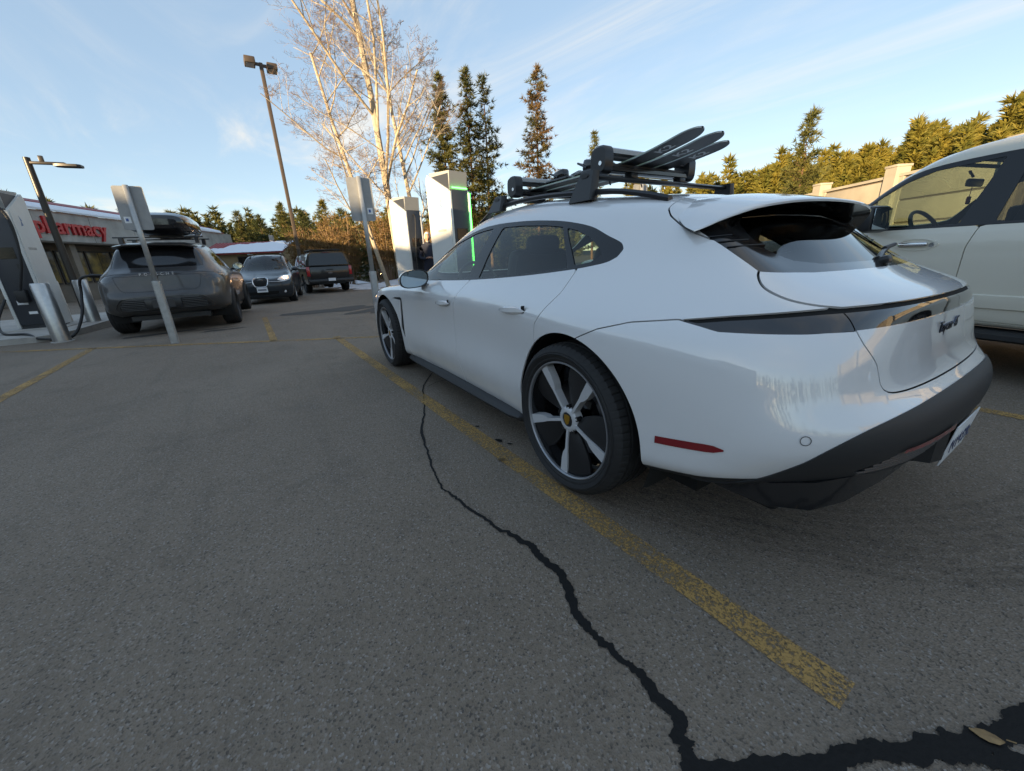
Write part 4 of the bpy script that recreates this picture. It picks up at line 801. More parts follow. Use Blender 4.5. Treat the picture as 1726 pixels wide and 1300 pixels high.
# ------------------------------------------------------------------ pickups
def pickup_net(crew=True):
    sx=[4.25,3.60,3.12,2.72,2.30,1.88,1.48,1.12,.88,.76]
    def row(f,ys,zs,r,xs=None): zs=zs if hasattr(zs,'__len__') else [zs]*10; return f+[(x,y,z) for x,y,z in zip(xs or sx,ys,zs)]+r
    N=[]
    N.append(row([(4.42,0,.42),(4.40,.5,.42),(4.34,.84,.42)],[.86,.86,.86,.86,.86,.86,.86,.86,.85,.83],.40,[(.72,.78,.40),(.71,.45,.40),(.71,0,.40)]))
    N.append(row([(4.50,0,.46),(4.48,.5,.46),(4.40,.92,.46)],[.97,.98,.965,.955,.955,.955,.955,.955,.95,.92],.43,[(.70,.84,.43),(.69,.45,.43),(.69,0,.43)]))
    N.append(row([(4.54,0,.60),(4.52,.52,.60),(4.42,.96,.60)],[1.0,1.01,.99,.982,.982,.982,.982,.982,.975,.94],.56,[(.69,.86,.56),(.68,.45,.56),(.68,0,.56)]))
    N.append(row([(4.55,0,.75),(4.53,.52,.75),(4.43,.96,.75)],[1.0,1.015,.995,.990,.990,.990,.990,.990,.982,.945],.70,[(.69,.86,.70),(.68,.45,.70),(.68,0,.70)]))
    N.append(row([(4.55,0,.90),(4.53,.52,.90),(4.42,.95,.90)],[.995,1.01,.998,.996,.996,.996,.996,.996,.988,.95],.87,[(.69,.865,.87),(.68,.45,.87),(.68,0,.87)]))
    N.append(row([(4.53,0,1.02),(4.50,.52,1.02),(4.38,.92,1.01)],[.975,.99,.992,.994,.994,.994,.994,.994,.986,.95],1.02,[(.69,.865,1.02),(.68,.45,1.02),(.68,0,1.02)]))
    N.append(row([(4.46,0,1.09),(4.42,.50,1.09),(4.30,.86,1.075)],[.93,.95,.97,.98,.98,.98,.98,.98,.972,.94],[1.075,1.085,1.095,1.105,1.11,1.11,1.11,1.11,1.11,1.11],[(.70,.86,1.11),(.69,.45,1.11),(.69,0,1.11)]))
    N.append(row([(4.25,0,1.13),(4.20,.48,1.125),(4.10,.80,1.11)],[.86,.895,.93,.953,.957,.957,.957,.957,.95,.92],[1.115,1.125,1.145,1.16,1.165,1.17,1.17,1.17,1.17,1.17],[(.71,.85,1.17),(.70,.45,1.17),(.70,0,1.17)],[4.0,3.5,3.05,2.70,2.28,1.88,1.48,1.12,.88,.77]))
    N.append(row([(3.35,0,1.19),(3.32,.40,1.185),(3.22,.68,1.18)],[.80,.86,.90,.895,.885,.88,.88,.88,.872,.845],[1.18,1.19,1.22,1.33,1.39,1.41,1.41,1.41,1.41,1.41],[(.74,.78,1.41),(.73,.42,1.41),(.73,0,1.41)],[3.12,2.98,2.82,2.52,2.20,1.85,1.48,1.14,.90,.80]))
    N.append(row([(2.86,0,1.45),(2.83,.38,1.445),(2.77,.60,1.44)],[.72,.78,.815,.815,.81,.808,.806,.804,.795,.77],[1.43,1.44,1.47,1.57,1.63,1.65,1.655,1.65,1.645,1.64],[(.77,.71,1.64),(.76,.40,1.64),(.76,0,1.64)],[2.70,2.64,2.57,2.36,2.08,1.78,1.46,1.15,.92,.83]))
    N.append(row([(2.52,0,1.69),(2.49,.34,1.685),(2.44,.52,1.68)],[.63,.675,.70,.715,.72,.72,.718,.715,.705,.68],[1.68,1.69,1.70,1.735,1.76,1.77,1.77,1.765,1.755,1.75],[(.80,.62,1.745),(.79,.36,1.75),(.79,0,1.75)],[2.38,2.33,2.27,2.13,1.94,1.72,1.44,1.16,.95,.86]))
    N.append(row([(2.32,0,1.775),(2.29,.24,1.772),(2.24,.36,1.77)],[.42,.44,.45,.46,.46,.46,.46,.455,.44,.42],[1.775,1.785,1.79,1.80,1.81,1.815,1.815,1.812,1.80,1.79],[(.84,.36,1.785),(.83,.2,1.785),(.83,0,1.785)],[2.18,2.13,2.08,1.97,1.82,1.64,1.40,1.16,.98,.90]))
    N.append(row([(2.14,0,1.81),(2.11,0,1.812),(2.07,0,1.815)],[0]*10,[1.818,1.82,1.823,1.826,1.828,1.83,1.83,1.826,1.818,1.81],[(.88,0,1.805),(.87,0,1.80),(.86,0,1.80)],[2.02,1.98,1.93,1.86,1.73,1.58,1.38,1.16,1.0,.93]))
    return N
def pickup(T,paint,topper=False,glass=M_glass,res=(14,9),rimm=None,step=True):
    S=bspline_skin(pickup_net(),*res,corr=.9,it=3); S0=S; AFx,WR=3.60,.40
    S=S.clip(.475-np.hypot(S.V[:,0]-AFx,S.V[:,2]-.43))[0]
    XZ=lambda s:(s.V[:,0],s.V[:,2]); UV=lambda s:(s.V[:,3],s.V[:,4]); YZ=lambda s:(s.V[:,1],s.V[:,2])
    def cut(s,poly,proj,gap=0.,ok=None):
        a,b=proj(s); d=poly_sdf(a,b,poly)
        if ok is not None: d=np.where(ok(s),d,9.)
        return (s.clip(d+gap)[0],s.clip(gap-d)[0]) if gap else s.clip(d)
    side=lambda s:(s.V[:,1]>.4)&(s.V[:,3]>4.0)
    top=[tuple(p) for p in curve([(2.84,1.185),(2.74,1.32),(2.60,1.46),(2.43,1.58),(2.24,1.642),(1.90,1.668),(1.4,1.672),(1.08,1.665),(.98,1.63)],5)]; dl,S=cut(S,[(.93,1.16),(2.86,1.16)]+top,XZ,0,side); tr=dl
    for nm,po in (('front_side_window',[(1.90,1.178),(2.775,1.178),(2.68,1.31),(2.54,1.445),(2.38,1.55),(2.20,1.612),(1.80,1.638)]),('rear_side_window',[(1.03,1.178),(1.70,1.178),(1.66,1.637),(1.10,1.635),(1.05,1.60)])):
        gl,tr=cut(tr,po,XZ)
        for sd in('left','right'): skin_object(nm,gl.offset(-.006),glass if nm[0]=='f' else M_glassd,T,0,sd)
    for sd in('left','right'): skin_object('window_trim',tr.offset(-.002),M_sat,T,.006,sd)
    ws,S=cut(S,[(-.5,8.25),(2.2,8.25),(4.4,8.35),(4.55,10.6),(-.5,10.7)],UV); skin_object('windscreen',ws.offset(-.003),M_glass,T,0)
    rw,S=cut(S,[(-.1,1.25),(.62,1.25),(.58,1.62),(-.1,1.62)],YZ,0,lambda s:s.V[:,0]<.86); skin_object('rear_window',rw.offset(-.003),M_glassd,T,0)
    gr,S=cut(S,[(-.1,1.05),(.58,1.05),(.62,.72),(-.1,.72)],YZ,0,lambda s:s.V[:,0]>4.2); skin_object('grille',gr.offset(-.02),M_mblk,T,.0)
    hl,S=cut(S,[(.64,1.05),(.95,1.02),(.98,.80),(.66,.80)],YZ,0,lambda s:s.V[:,0]>4.1)
    for sd in('left','right'): skin_object('headlamp',hl.offset(-.003),mat('headlamp_lens',(.55,.58,.60),.08,coat=1.0),T,0,sd)
    bp,S=cut(S,[(-.1,.64),(1.2,.64),(1.2,.3),(-.1,.3)],YZ,0,lambda s:s.V[:,0]>4.1); skin_object('front_bumper',bp.offset(.01),M_chrome if paint is not M_kpaint else M_sat,T,.02)
    skin_object('dark_gap_liner',S.offset(-.014),M_dark,T,0)  # dark sheet behind the cab's door gaps, its colour stands in for shade
    fdo=[(2.86,1.16),(2.93,1.0),(2.95,.75),(2.90,.445),(1.83,.445),(1.80,.6),(1.80,1.0),(1.765,1.16)]; rdo=[(1.765,1.16),(1.80,1.0),(1.80,.6),(1.83,.445),(.98,.445),(.93,.6),(.90,1.16)]
    D=[]
    for nm,po in (('front_door',fdo),('rear_door',rdo)):
        c,S=cut(S,po,XZ,.003,side)
        for sd in('left','right'): D.append(skin_object(nm,c,paint,T,.01,sd))
    hood,S=cut(S,[(-.5,6.6),(2.0,6.7),(3.3,7.0),(4.0,7.4),(4.2,8.1),(-.5,8.1)],UV,.003); skin_object('bonnet',hood,paint,T,.01); skin_object('cab_shell',S,paint,T,.01)
    def ysk(x_,z_):
        d=(S0.V[:,0]-x_)**2+(S0.V[:,2]-z_)**2+np.where(S0.V[:,1]<.5,9,0); i=np.argsort(d)[:6]; w=1/(d[i]+1e-5); return float((S0.V[i,1]*w).sum()/w.sum())
    # body-side mouldings and handles on the doors
    for k,(d,sd) in enumerate(zip(D,(1,-1,1,-1))):
        xa,xb=((1.835,2.90) if k<2 else (.97,1.775)); m=MB(); secs=[]
        for t in np.linspace(0,1,7):
            x_=xa+(xb-xa)*t; secs.append([(x_,sd*(ysk(x_,z_)+o_),z_) for z_,o_ in ((.545,-.004),(.552,.016),(.60,.02),(.645,.016),(.655,-.004))])
        m.loft(secs); m.build('door_moulding',paint,d)
        xh=1.98 if k<2 else 1.06; m=MB()
        m.loft([[(xh+.135+.155*r*math.cos(a),sd*(ysk(xh+.13,1.03)+o_),1.03+.052*r*math.sin(a)*(1 if abs(math.cos(a))<.7 else .85)) for a in np.linspace(0,2*PI,21)[:-1]] for r,o_ in ((1.0,-.002),(.97,.007),(.86,.008),(.80,.002))]); m.build('handle_bezel',paint,d)
        m=MB(); m.box((xh+.15,sd*(ysk(xh+.13,1.03)+.018),1.032),(.20,.022,.034),bev=.010); m.build('door_handle',M_chrome,d)
        m=MB(); m.lathe([(0,.012),(.017,.012),(.02,.004)],14,'y',(xh+.025,0,1.026)); m.v=[(a,sd*(ysk(xh+.02,1.03)+.002+b),c) for a,b,c in m.v]; m.build('lock',M_chrome,d)
    for sd in(1,-1):
        m=MB(); m.box((2.38,sd*1.16,1.255),(.13,.27,.22),bev=.04); mi=m.build('mirror',M_sat,T); m=MB(); m.box((2.313,sd*1.16,1.255),(.006,.22,.17),bev=.002); m.build('mirror_glass',mat('mirror_glass',(.35,.42,.45),.03,1.0),mi); m=MB(); m.tube([(2.56,sd*.93,1.20),(2.40,sd*1.06,1.19)],.035,8); m.build('mirror_arm',M_sat,mi)
        if step: m=MB(); m.loft([[(x_,sd*y_,z_) for y_,z_ in ((.80,.31),(.985,.31),(1.03,.33),(1.03,.365),(.985,.385),(.80,.385))] for x_ in (3.02,2.98,.80,.76)]); m.build('running_board',M_mblk,T,sharp=25)
    # bed
    m=MB(); b0,b1=-1.28,.66
    for sd in(1,-1):
        secs=[]
        for x_ in np.linspace(b0,b1,41):
            d=.475**2-(x_)**2; zb_=.44+ (max(0,(.43+math.sqrt(d))-.44) if d>0 else 0); zb_=min(zb_,.93)
            secs.append([(x_,sd*.80,zb_),(x_,sd*.965,zb_),(x_,sd*.99,max(zb_+.01,.60)),(x_,sd*.998,max(zb_+.02,.92)),(x_,sd*.985,1.12),(x_,sd*.95,1.20),(x_,sd*.88,1.21),(x_,sd*.86,1.19),(x_,sd*.80,1.0)])
        q=MB(); q.loft(secs); q.build('bed_side',paint,T,sharp=35)
        q=MB(); q.box((b0-.004,sd*.905,.99),(.03,.135,.40),bev=.02); q.build('tail_light',mat('tail_red',(.40,.012,.018),.15,coat=1.0,spec=.5),T)
    q=MB(); q.box((b0-.0,0,.90),(.06,1.66,.56),bev=.015); tgm=q.build('tailgate',paint,T); q=MB(); q.box((b0-.035,0,1.05),(.012,.30,.05),bev=.005); q.build('tailgate_handle',M_sat,tgm)
    q=MB(); q.lathe([(0,.008),(.10,.006),(.105,0)],28,'x',(0,0,0)); q.v=[(b0-.032-a,b,.90+c*.42) for a,b,c in q.v]; q.build('tailgate_emblem',mat('emblem_grey',(.12,.12,.13),.3,.6),tgm)
    q=MB(); q.box((b0-.10,0,.55),(.20,1.94,.20),bev=.05); rb=q.build('rear_bumper',M_sat if topper else M_chrome,T)
    p=MB().box((b0-.206,0,.60),(.006,.305,.152)).build('licence_plate',mat('plate_white',(.72,.74,.76),.35),rb)
    q=MB(); q.box((-.3,0,.80),(1.9,1.62,.05)); q.box((1.2,0,.48),(5.4,1.1,.14)); q.build('bed_floor',M_dark,T)
    q=MB(); q.tube([(0,-.8,.40),(0,.8,.40)],.05,8); q.tube([(3.6,-.8,.40),(3.6,.8,.40)],.05,8); q.box((0,0,.38),(.3,.3,.26),bev=.08); q.build('axle',M_dark,T)
    for a,b,r in((0,.43,.475),(AFx,.43,.475)):
        for sd in(1,-1):
            q=MB(); q.lathe([(r+.006,.95),(r+.012,.60),(.05,.58)],24,'y',(a,0,b),a0=R(-10),a1=R(190)); q.v=[(u,v*sd,w) for u,v,w in q.v]; q.build('wheel_well',M_dark,T)
    wl=plain_wheel('w',WR,.255,.275,rimm or M_rims,6)
    for wx in(0,AFx):
        for sd in(1,-1): wheel_parts(T,(wx,sd*.845,WR),sd,wl)
    q=MB(); q.box((2.72,0,1.03),(.42,1.62,.24),bev=.06); q.box((1.8,0,.62),(2.1,1.6,.06)); q.build('dashboard',M_leather,T)
    for sx,sy in((1.95,.42),(1.95,-.42),(1.10,.42),(1.10,-.42)):
        q=MB(); q.box((sx,sy,.82),(.5,.5,.18),bev=.05); q.box((sx-.28,sy,1.15),(.15,.48,.62),(0,R(-12),0),bev=.05); q.box((sx-.36,sy,1.48),(.09,.26,.15),(0,R(-8),0),bev=.04); q.build('seat',mat('tan_grey_cloth',(.10,.095,.085),.8),T)
    q=MB(); cw=Vector((2.36,.42,1.16)); M3=Euler((0,R(-58),0)).to_matrix(); q.tube([cw+M3@Vector((.19*math.cos(a),.19*math.sin(a),0)) for a in np.linspace(0,2*PI,29)],.016,8,False); q.tube([cw+M3@Vector((-.18,0,0)),cw+Vector((.05,0,-.05)),cw+M3@Vector((0,.18,0))],.015,6); q.build('steering_wheel',M_leather,T)
    q=MB(); q.box((1.55,0,1.70),(1.15,1.30,.05),bev=.02); q.box((2.16,.38,1.655),(.20,.42,.03),(0,R(-14),0),bev=.01); q.box((2.16,-.38,1.655),(.20,.42,.03),(0,R(-14),0),bev=.01); q.build('headlining',mat('grey_cloth',(.10,.10,.10),.9),T)
    q=MB(); q.box((2.30,0,1.55),(.035,.24,.07),bev=.02); q.tube([(2.32,0,1.60),(2.36,0,1.66)],.01,6); q.build('rear_view_mirror',M_sat,T)
    if topper:
        def sc(x_,ins): return [(x_,y_,z_) for y_,z_ in ((-.95+ins*.2,1.215),(-.93+ins*.4,1.40),(-.80+ins*.6,1.72),(-.68+ins*.6,1.80),(0,1.84),(.68-ins*.6,1.80),(.80-ins*.6,1.72),(.93-ins*.4,1.40),(.95-ins*.2,1.215))]
        q=MB(); secs=[sc(.70,.06),sc(.60,0),sc(-1.0,0),sc(-1.18,.01)]; q.loft(secs,True,True); q.build('canopy_shell',paint,T,sharp=35)
        q=MB(); q.loft([[(b0-.02+.10*max(0,(z_-1.22)/.55),y_,z_) for y_,z_ in ((-.84,1.25),(-.80,1.45),(-.70,1.72),(-.6,1.765),(.6,1.765),(.70,1.72),(.80,1.45),(.84,1.25))],[(b0+.03+.10*max(0,(z_-1.22)/.55),y_,z_) for y_,z_ in ((-.84,1.25),(-.80,1.45),(-.70,1.72),(-.6,1.765),(.6,1.765),(.70,1.72),(.80,1.45),(.84,1.25))]],False); q.build('canopy_rear_window',M_gblk,T)
        q=MB(); q.box((b0+.06,0,1.795),(.05,.34,.03),bev=.008); q.build('brake_light',mat('smoked_red',(.10,.02,.02),.2),T)
        for sd in(1,-1):
            q=MB(); q.grid([[(x_,sd*(.945-.0),1.30) for x_ in (-.95,.45)],[(x_,sd*.848,1.66) for x_ in (-.93,.43)]]); q.v=[(a,b+sd*.004,c) for a,b,c in q.v]; q.build('canopy_side_window',glass_mat('pale_glass',(.25,.28,.3)),T)
        for x_ in(-.9,-.2,.5):
            q=MB(); q.box((x_,0,1.885),(.06,1.30,.03),bev=.008); 
            for sd in(1,-1): q.box((x_,sd*.58,1.845),(.05,.05,.08))
            q.build('rack_bar',M_sat,T)
        q=MB(); q.box((-.2,0,1.915),(1.6,1.28,.025),bev=.01); q.build('rack_deck',M_sat,T)
    return T
M_cream=mat('cream_white_paint',(.68,.635,.54),.32,0,coat=.8); _a=R(-13.5); _P=Vector((-.30,-2.75,0)); _o=_P+Vector((math.cos(_a),math.sin(_a),0))*(-1.96)-Vector((-math.sin(_a),math.cos(_a),0))*.99
WT=pickup(thing('white_pickup','tall white pickup with chrome door handles parked right of the white estate','pickup truck',_o,_a),M_cream,False,glass=glass_mat('truck_glass',(.50,.58,.50)))
q=MB(); q.tube([(2.30,.02,1.55),(2.30,.02,1.43)],.003,5); q.box((2.30,.02,1.40),(.02,.05,.07),bev=.01); tag(q.build('hanging_ornament',mat('red_felt',(.35,.03,.03),.8),None,_o,(0,0,_a)),'small red ornament hanging from the pickup windscreen mirror','ornament')
pickup(thing('black_pickup','black pickup with a canopy and roof rack driving away behind the blue crossover','pickup truck',(20.2,-.82,gz(19.6)),R(3)),M_kpaint,True,res=(8,6),rimm=M_rimd)
# ------------------------------------------------------------------ wet patch, oil stain, leaf, snow
def blob(c,rx,ry,z,seed,n=40,rz=0.,jag=.22):
    r=random.Random(seed); ph=[r.uniform(0,6.28) for _ in range(6)]; P=[]
    for i in range(n):
        a=2*PI*i/n; k=1+jag*sum(math.sin((j+2)*a+ph[j])/(j+1.6) for j in range(6))+r.gauss(0,.03); x,y=rx*k*math.cos(a),ry*k*math.sin(a); P.append((c[0]+x*math.cos(rz)-y*math.sin(rz),c[1]+x*math.sin(rz)+y*math.cos(rz)))
    return P
def flat(nm,P,m,z=.004,dome=0.):
    c=np.mean(np.array(P),0); b=MB(); rows=[]
    for k in (1,.7,.4,.08): rows.append([(c[0]+(x-c[0])*k,c[1]+(y-c[1])*k,gz(c[0]+(x-c[0])*k)+z+dome*(1-k**2)) for x,y in P])
    b.grid(rows,True,True); b.add(rows[-1],[tuple(range(len(P)))]); return tag(b.build(nm,m),kind='structure')
M_wet=mat('damp_asphalt',(.050,.046,.042),.85,bump=(50,.5,.004)); M_snow=mat('old_snow',(.72,.75,.80),.7,noise=(1.2,.3),bump=(6,.8,.06))
for i,(c,rx,ry,rz) in enumerate((((9.3,.55),.65,.95,.3),((8.2,-.3),.5,.7,.5),((7.7,2.75),.10,.32,.1),((8.1,3.7),.12,.5,.3),((8.0,2.9),.06,.3,.0))): flat('damp_patch',blob(c,rx,ry,0,20+i,36,rz,.35),M_wet,.0045)
for i,(x,y,r) in enumerate(((.63,.96,.016),(.55,.93,.010),(.9,.97,.010))): flat('oil_spot',blob((x,y),r*1.6,r,0,50+i,14,.6,.3),M_tar,.0062)
for i,(c,rx,ry,rz,h) in enumerate((((22.5,-3.6),2.2,1.3,.3,.18),((25.5,-6.2),3.5,1.6,-.6,.25),((19.8,-2.6),.8,.5,.2,.10),((30,-8.5),5,2.,-.5,.3),((26.5,-2.6),1.6,.7,.2,.15),((34,-4),4,1.2,.2,.3))): flat('snow_patch',blob(c,rx,ry,0,70+i,44,rz,.4),M_snow,.005,h)
def leaf(loc,rz,s,nm,label,m):
    b=MB(); out=[(-.5,0),(-.3,.22),(.0,.28),(.25,.2),(.5,0),(.25,-.2),(0,-.28),(-.3,-.22)]
    rows=[[(x*s,y*s*k,.012*s*10*(.3+x*x)*(1-k)) for x,y in out] for k in (1,.0)]; b.grid(rows,True,True); b.tube([(-.5*s,0,.01),(-.75*s,.05*s,.014)],.0015,5)
    return tag(b.build(nm,m,None,loc,(.08,.05,rz)),label,'leaf')
leaf((-1.335,.835,.008),.4,.055,'dry_leaf','tan dry leaf lying on the tar in the lower right corner',mat('dry_leaf',(.36,.22,.10),.7,noise=(60,.4)))
leaf((.41,1.075,.010),1.1,.05,'fallen_leaf','dark brown leaf lying on the yellow line beside the rear wheel',mat('brown_leaf',(.10,.06,.02),.7))
# ------------------------------------------------------------------ roof rack and skis on the estate
def rack():
    T=thing('ski_rack','black roof rack with two ski clamps on the white estate','roof rack',(0,0,1.36))
    D=-1.36
    for bx,zb in ((.29,1.322),(1.12,1.362)):
        m=MB(); m.loft([[(bx+a*.028,y_,1.432+b*.012+D) for a,b in ((-1,0),(-.6,-.8),(.6,-.8),(1,0),(.6,.8),(-.6,.8))] for y_ in (-.60,.60)]); m.build('cross_bar',M_sat,T)
        for sd in(1,-1):
            secs=[]
            for t in np.linspace(0,1,7): k=1-.45*t; secs.append([(bx+.02+dx_*k-.03*t,sd*(.590+dy_*(1-.2*t)-.02*t),zb+(1.452-zb)*t+D) for dx_,dy_ in ((-.075,-.026),(.075,-.026),(.085,.0),(.075,.026),(-.075,.026),(-.085,0))])
            m=MB(); m.loft(secs); m.build('tower',M_sat,T,sharp=50)
    for cx in(.33,1.13):
        for nm,z0,z1 in (('lower_jaw',1.462,1.496),('upper_jaw',1.538,1.574)):
            m=MB(); m.loft([[(cx+a*.040,y_,(z0+z1)/2+b*(z1-z0)/2+D) for a,b in ((-1,-.5),(-.6,-1),(.6,-1),(1,-.5),(1,.5),(.6,1),(-.6,1),(-1,.5))] for y_ in (-.20,.42)]); m.build(nm,M_gblk if nm[0]=='l' else mat('grey_alloy',(.30,.31,.32),.35,.7),T)
            m=MB(); m.box((cx,.11,(z1+.004 if nm[0]=='l' else z0-.004)+D),(.05,.58,.010)); m.build('rubber_pad',M_mblk,T)
        for y_ in(.445,-.22):
            m=MB(); m.loft([[(cx+.050*math.copysign(abs(math.cos(a))**.6,math.cos(a)),y_+dy,1.517+.064*math.copysign(abs(math.sin(a))**.6,math.sin(a))*k+D) for a in np.linspace(0,2*PI,21)[:-1]] for dy,k in ((-.028,1),(.02,1),(.030,.85))]); m.build('end_cap',M_sat,T)
        m=MB(); m.lathe([(0,.004),(.010,.004),(.011,0)],14,'y',(cx-.02,.475,1.50+D)); m.build('key_lock',M_chrome,T)
        for y_ in(.25,-.15): m=MB(); m.box((cx-.02,y_,1.453+D),(.05,.05,.03),bev=.006); m.build('clamp_foot',M_sat,T)
    return T
rack()
M_base=mat('ski_base',(.008,.009,.011),.38); M_topsheet=mat('ski_topsheet',(.02,.022,.024),.25,coat=.6); M_edge=mat('ski_edge',(.45,.46,.47),.3,.9); M_green=mat('ski_sidewall',(.30,.38,.28),.4)
def ski(y,label,x0=1.46,x1=-.10,zb=1.504,dy=0.,tip=.075):
    T=thing('ski',label,'ski',(0,y,zb),0.,'skis clamped on the roof rack')
    rows=[]; tt_=np.concatenate([np.linspace(0,.05,6),np.linspace(.07,.92,30),np.linspace(.935,1,16)]); n=len(tt_)-1
    zc=lambda t:tip*max(0,(t-.62)/.38)**2.2
    for i,t in enumerate(tt_):
        x=x0+(x1-x0)*t; w=.048+.014*(2*t-1)**2
        if t>.945: w*=math.sqrt(max(.0,1-((t-.945)/.0553)**2.0))
        if t<.05: w*=math.sqrt(max(.02,1-((.05-t)/.052)**2.5))
        z=tip*max(0,(t-.62)/.38)**2.2+.012*max(0,(.06-t)/.06); rows.append((x,w,z))
    th=.011
    m=MB(); m.grid([[(x,k*w,z) for k in (-1,-.5,0,.5,1)] for x,w,z in rows]); m.build('base',M_base,T)
    m=MB(); m.grid([[(x,k*w*.94,z+th*(.55+.45*math.sin(PI*min(1,max(0,i/n)))) ) for k in (-1,-.5,0,.5,1)] for i,(x,w,z) in enumerate(rows)]); m.build('topsheet',M_topsheet,T)
    for sd in(1,-1):
        m=MB(); m.grid([[(x,sd*w,z-.0003) for x,w,z in rows],[(x,sd*(w+.0012),z+.0025) for x,w,z in rows],[(x,sd*w,z+.004) for x,w,z in rows]]); m.build('edge',M_edge,T)
        m=MB(); m.grid([[(x,sd*w,z+.004) for x,w,z in rows],[(x,sd*w*.94,z+th*(.55+.45*math.sin(PI*min(1,max(0,i/n))))) for i,(x,w,z) in enumerate(rows)]]); m.build('sidewall',M_green,T)
    # marks printed on the base near the tip
    me=text_mesh('K2',.075,.0003,mat('ski_print',(.45,.47,.48),.4),'printed_mark',True); tm=link('printed_mark',me,T)
    for v in me.vertices: xx=.085-v.co.x; v.co=(xx,v.co.y,zc((xx-x0)/(x1-x0))-.0008-v.co.z)
    # binding
    for bx,l,h in ((.86,.16,.055),(.60,.13,.065)):
        m=MB(); m.box((bx,0,th+.012),(l*1.3,.07,.024),bev=.008); m.box((bx-.015,0,th+.012+h*.5),(l*.6,.06,h),(0,R(8 if bx>.7 else -12),0),bev=.016); m.tube([(bx-.02,-.034,th+h*.5),(bx+.05,-.036,th+h),(bx+.05,.036,th+h),(bx-.02,.034,th+h*.5)],.006,6); m.build('binding_toe' if bx>.7 else 'binding_heel',M_gblk,T)
    for sd in(1,-1): m=MB(); m.tube([(.52,sd*.045,th),(.50,sd*.066,-.03),(.49,sd*.066,-.055)],.004,6); m.build('ski_brake',M_sat,T)
    return T
ski(.285,'nearest of the three skis on the roof rack, its tip highest',tip=.072,x1=-.10,zb=1.498); ski(.150,'middle one of the three skis on the roof rack',tip=.066,x1=-.11,zb=1.498); ski(.018,'farthest of the three skis on the roof rack, its tip lowest',x1=-.06,tip=.054,zb=1.498)
# ------------------------------------------------------------------ signs on posts
M_galv=mat('galvanised_steel',(.44,.45,.45),.42,.55,noise=(14,.25)); M_sback=mat('sign_back',(.33,.335,.34),.5,.4,noise=(5,.25)); M_stick=mat('white_sticker',(.72,.73,.74),.5)
def sign_post(loc,label,rz,stx):
    T=thing('sign_post',label,'sign',loc,rz,'stall signs on steel posts')
    m=MB(); m.loft([[(a*.030,b*.030,z_) for a,b in ((-1,-.6),(-.6,-1),(.6,-1),(1,-.6),(1,.6),(.6,1),(-.6,1),(-1,.6))] for z_ in (.9,2.25)]); m.build('post',M_galv,T,sharp=30)
    m=MB(); m.loft([[(a*.050,b*.050,z_) for a,b in ((-1,-.7),(-.7,-1),(.7,-1),(1,-.7),(1,.7),(.7,1),(-.7,1),(-1,.7))] for z_ in (-.02,.94)]); m.lathe([(.03,.945),(.052,.945),(.055,.93)],16,'z'); m.build('sleeve',M_galv,T,sharp=30)
    m=MB(); P=[]
    for cx_,cy_ in ((.14,.26),(-.14,.26),(-.14,-.26),(.14,-.26)):
        a0=math.atan2(cy_,cx_)//(PI/2)*(PI/2)
        for k in range(5): a=a0+k*PI/8; P.append((cx_+.03*math.cos(a),cy_+.03*math.sin(a)))
    m.prism(P,.040,.0435,'x'); m.v=[(a,b,c+1.955) for a,b,c in m.v]; pn=m.build('sign_panel',M_sback,T)
    m=MB(); m.box((.0385,stx,1.80),(.001,.075,.085)); m.build('sticker',M_stick,pn)
    m=MB(); m.box((.0378,stx+.005,1.80),(.0008,.03,.04)); m.build('sticker_mark',mat('sticker_blue',(.04,.10,.30),.5),pn)
    for z_ in(1.76,2.16): m=MB(); m.lathe([(0,.006),(.009,.005),(.01,0)],10,'x',(.034,0,z_)); m.v=[(.034-(a-.034),b,c) for a,b,c in m.v]; m.build('bolt',M_galv,pn)
    return T
sign_post((6.72,3.31,0),'sign on a steel post in front of the dusty grey car, back of panel showing',R(-4),.10)
sign_post((5.12,.50,0),'sign on a steel post between the estate bonnet and the black pickup',R(-6),-.10)
sign_post((4.18,-4.38,0),'stall sign showing beneath the roof rack crossbar of the estate',R(-6),-.10)
# ------------------------------------------------------------------ bollards
M_stl=mat('brushed_steel',(.52,.53,.53),.33,.85,noise=(20,.15)); M_conc=mat('pale_concrete',(.42,.40,.37),.85,noise=(4,.3),bump=(40,.4,.006))
def bollard(loc,label,m_,r=.115,h=.98):
    T=thing('bollard',label,'bollard',loc,0,'bollards round the charging island')
    b=MB(); b.lathe([(r,-.02),(r,h-.02),(r-.012,h),(0,h+.004)],40,'z'); b.build('tube',m_,T); b=MB(); b.lathe([(r+.03,0),(r+.03,.012),(r,.016)],32,'z'); b.build('base_ring',M_conc,T); return T
bollard((8.49,5.06,.0),'brushed steel bollard nearest the camera, in front of the left charger',M_stl)
bollard((10.9,5.22,.0),'brushed steel bollard at the rear corner of the dusty grey car',M_stl)
bollard((11.35,5.78,.0),'pale painted bollard between the two steel ones behind the cable',mat('cream_paint',(.55,.53,.48),.5,noise=(8,.2)))
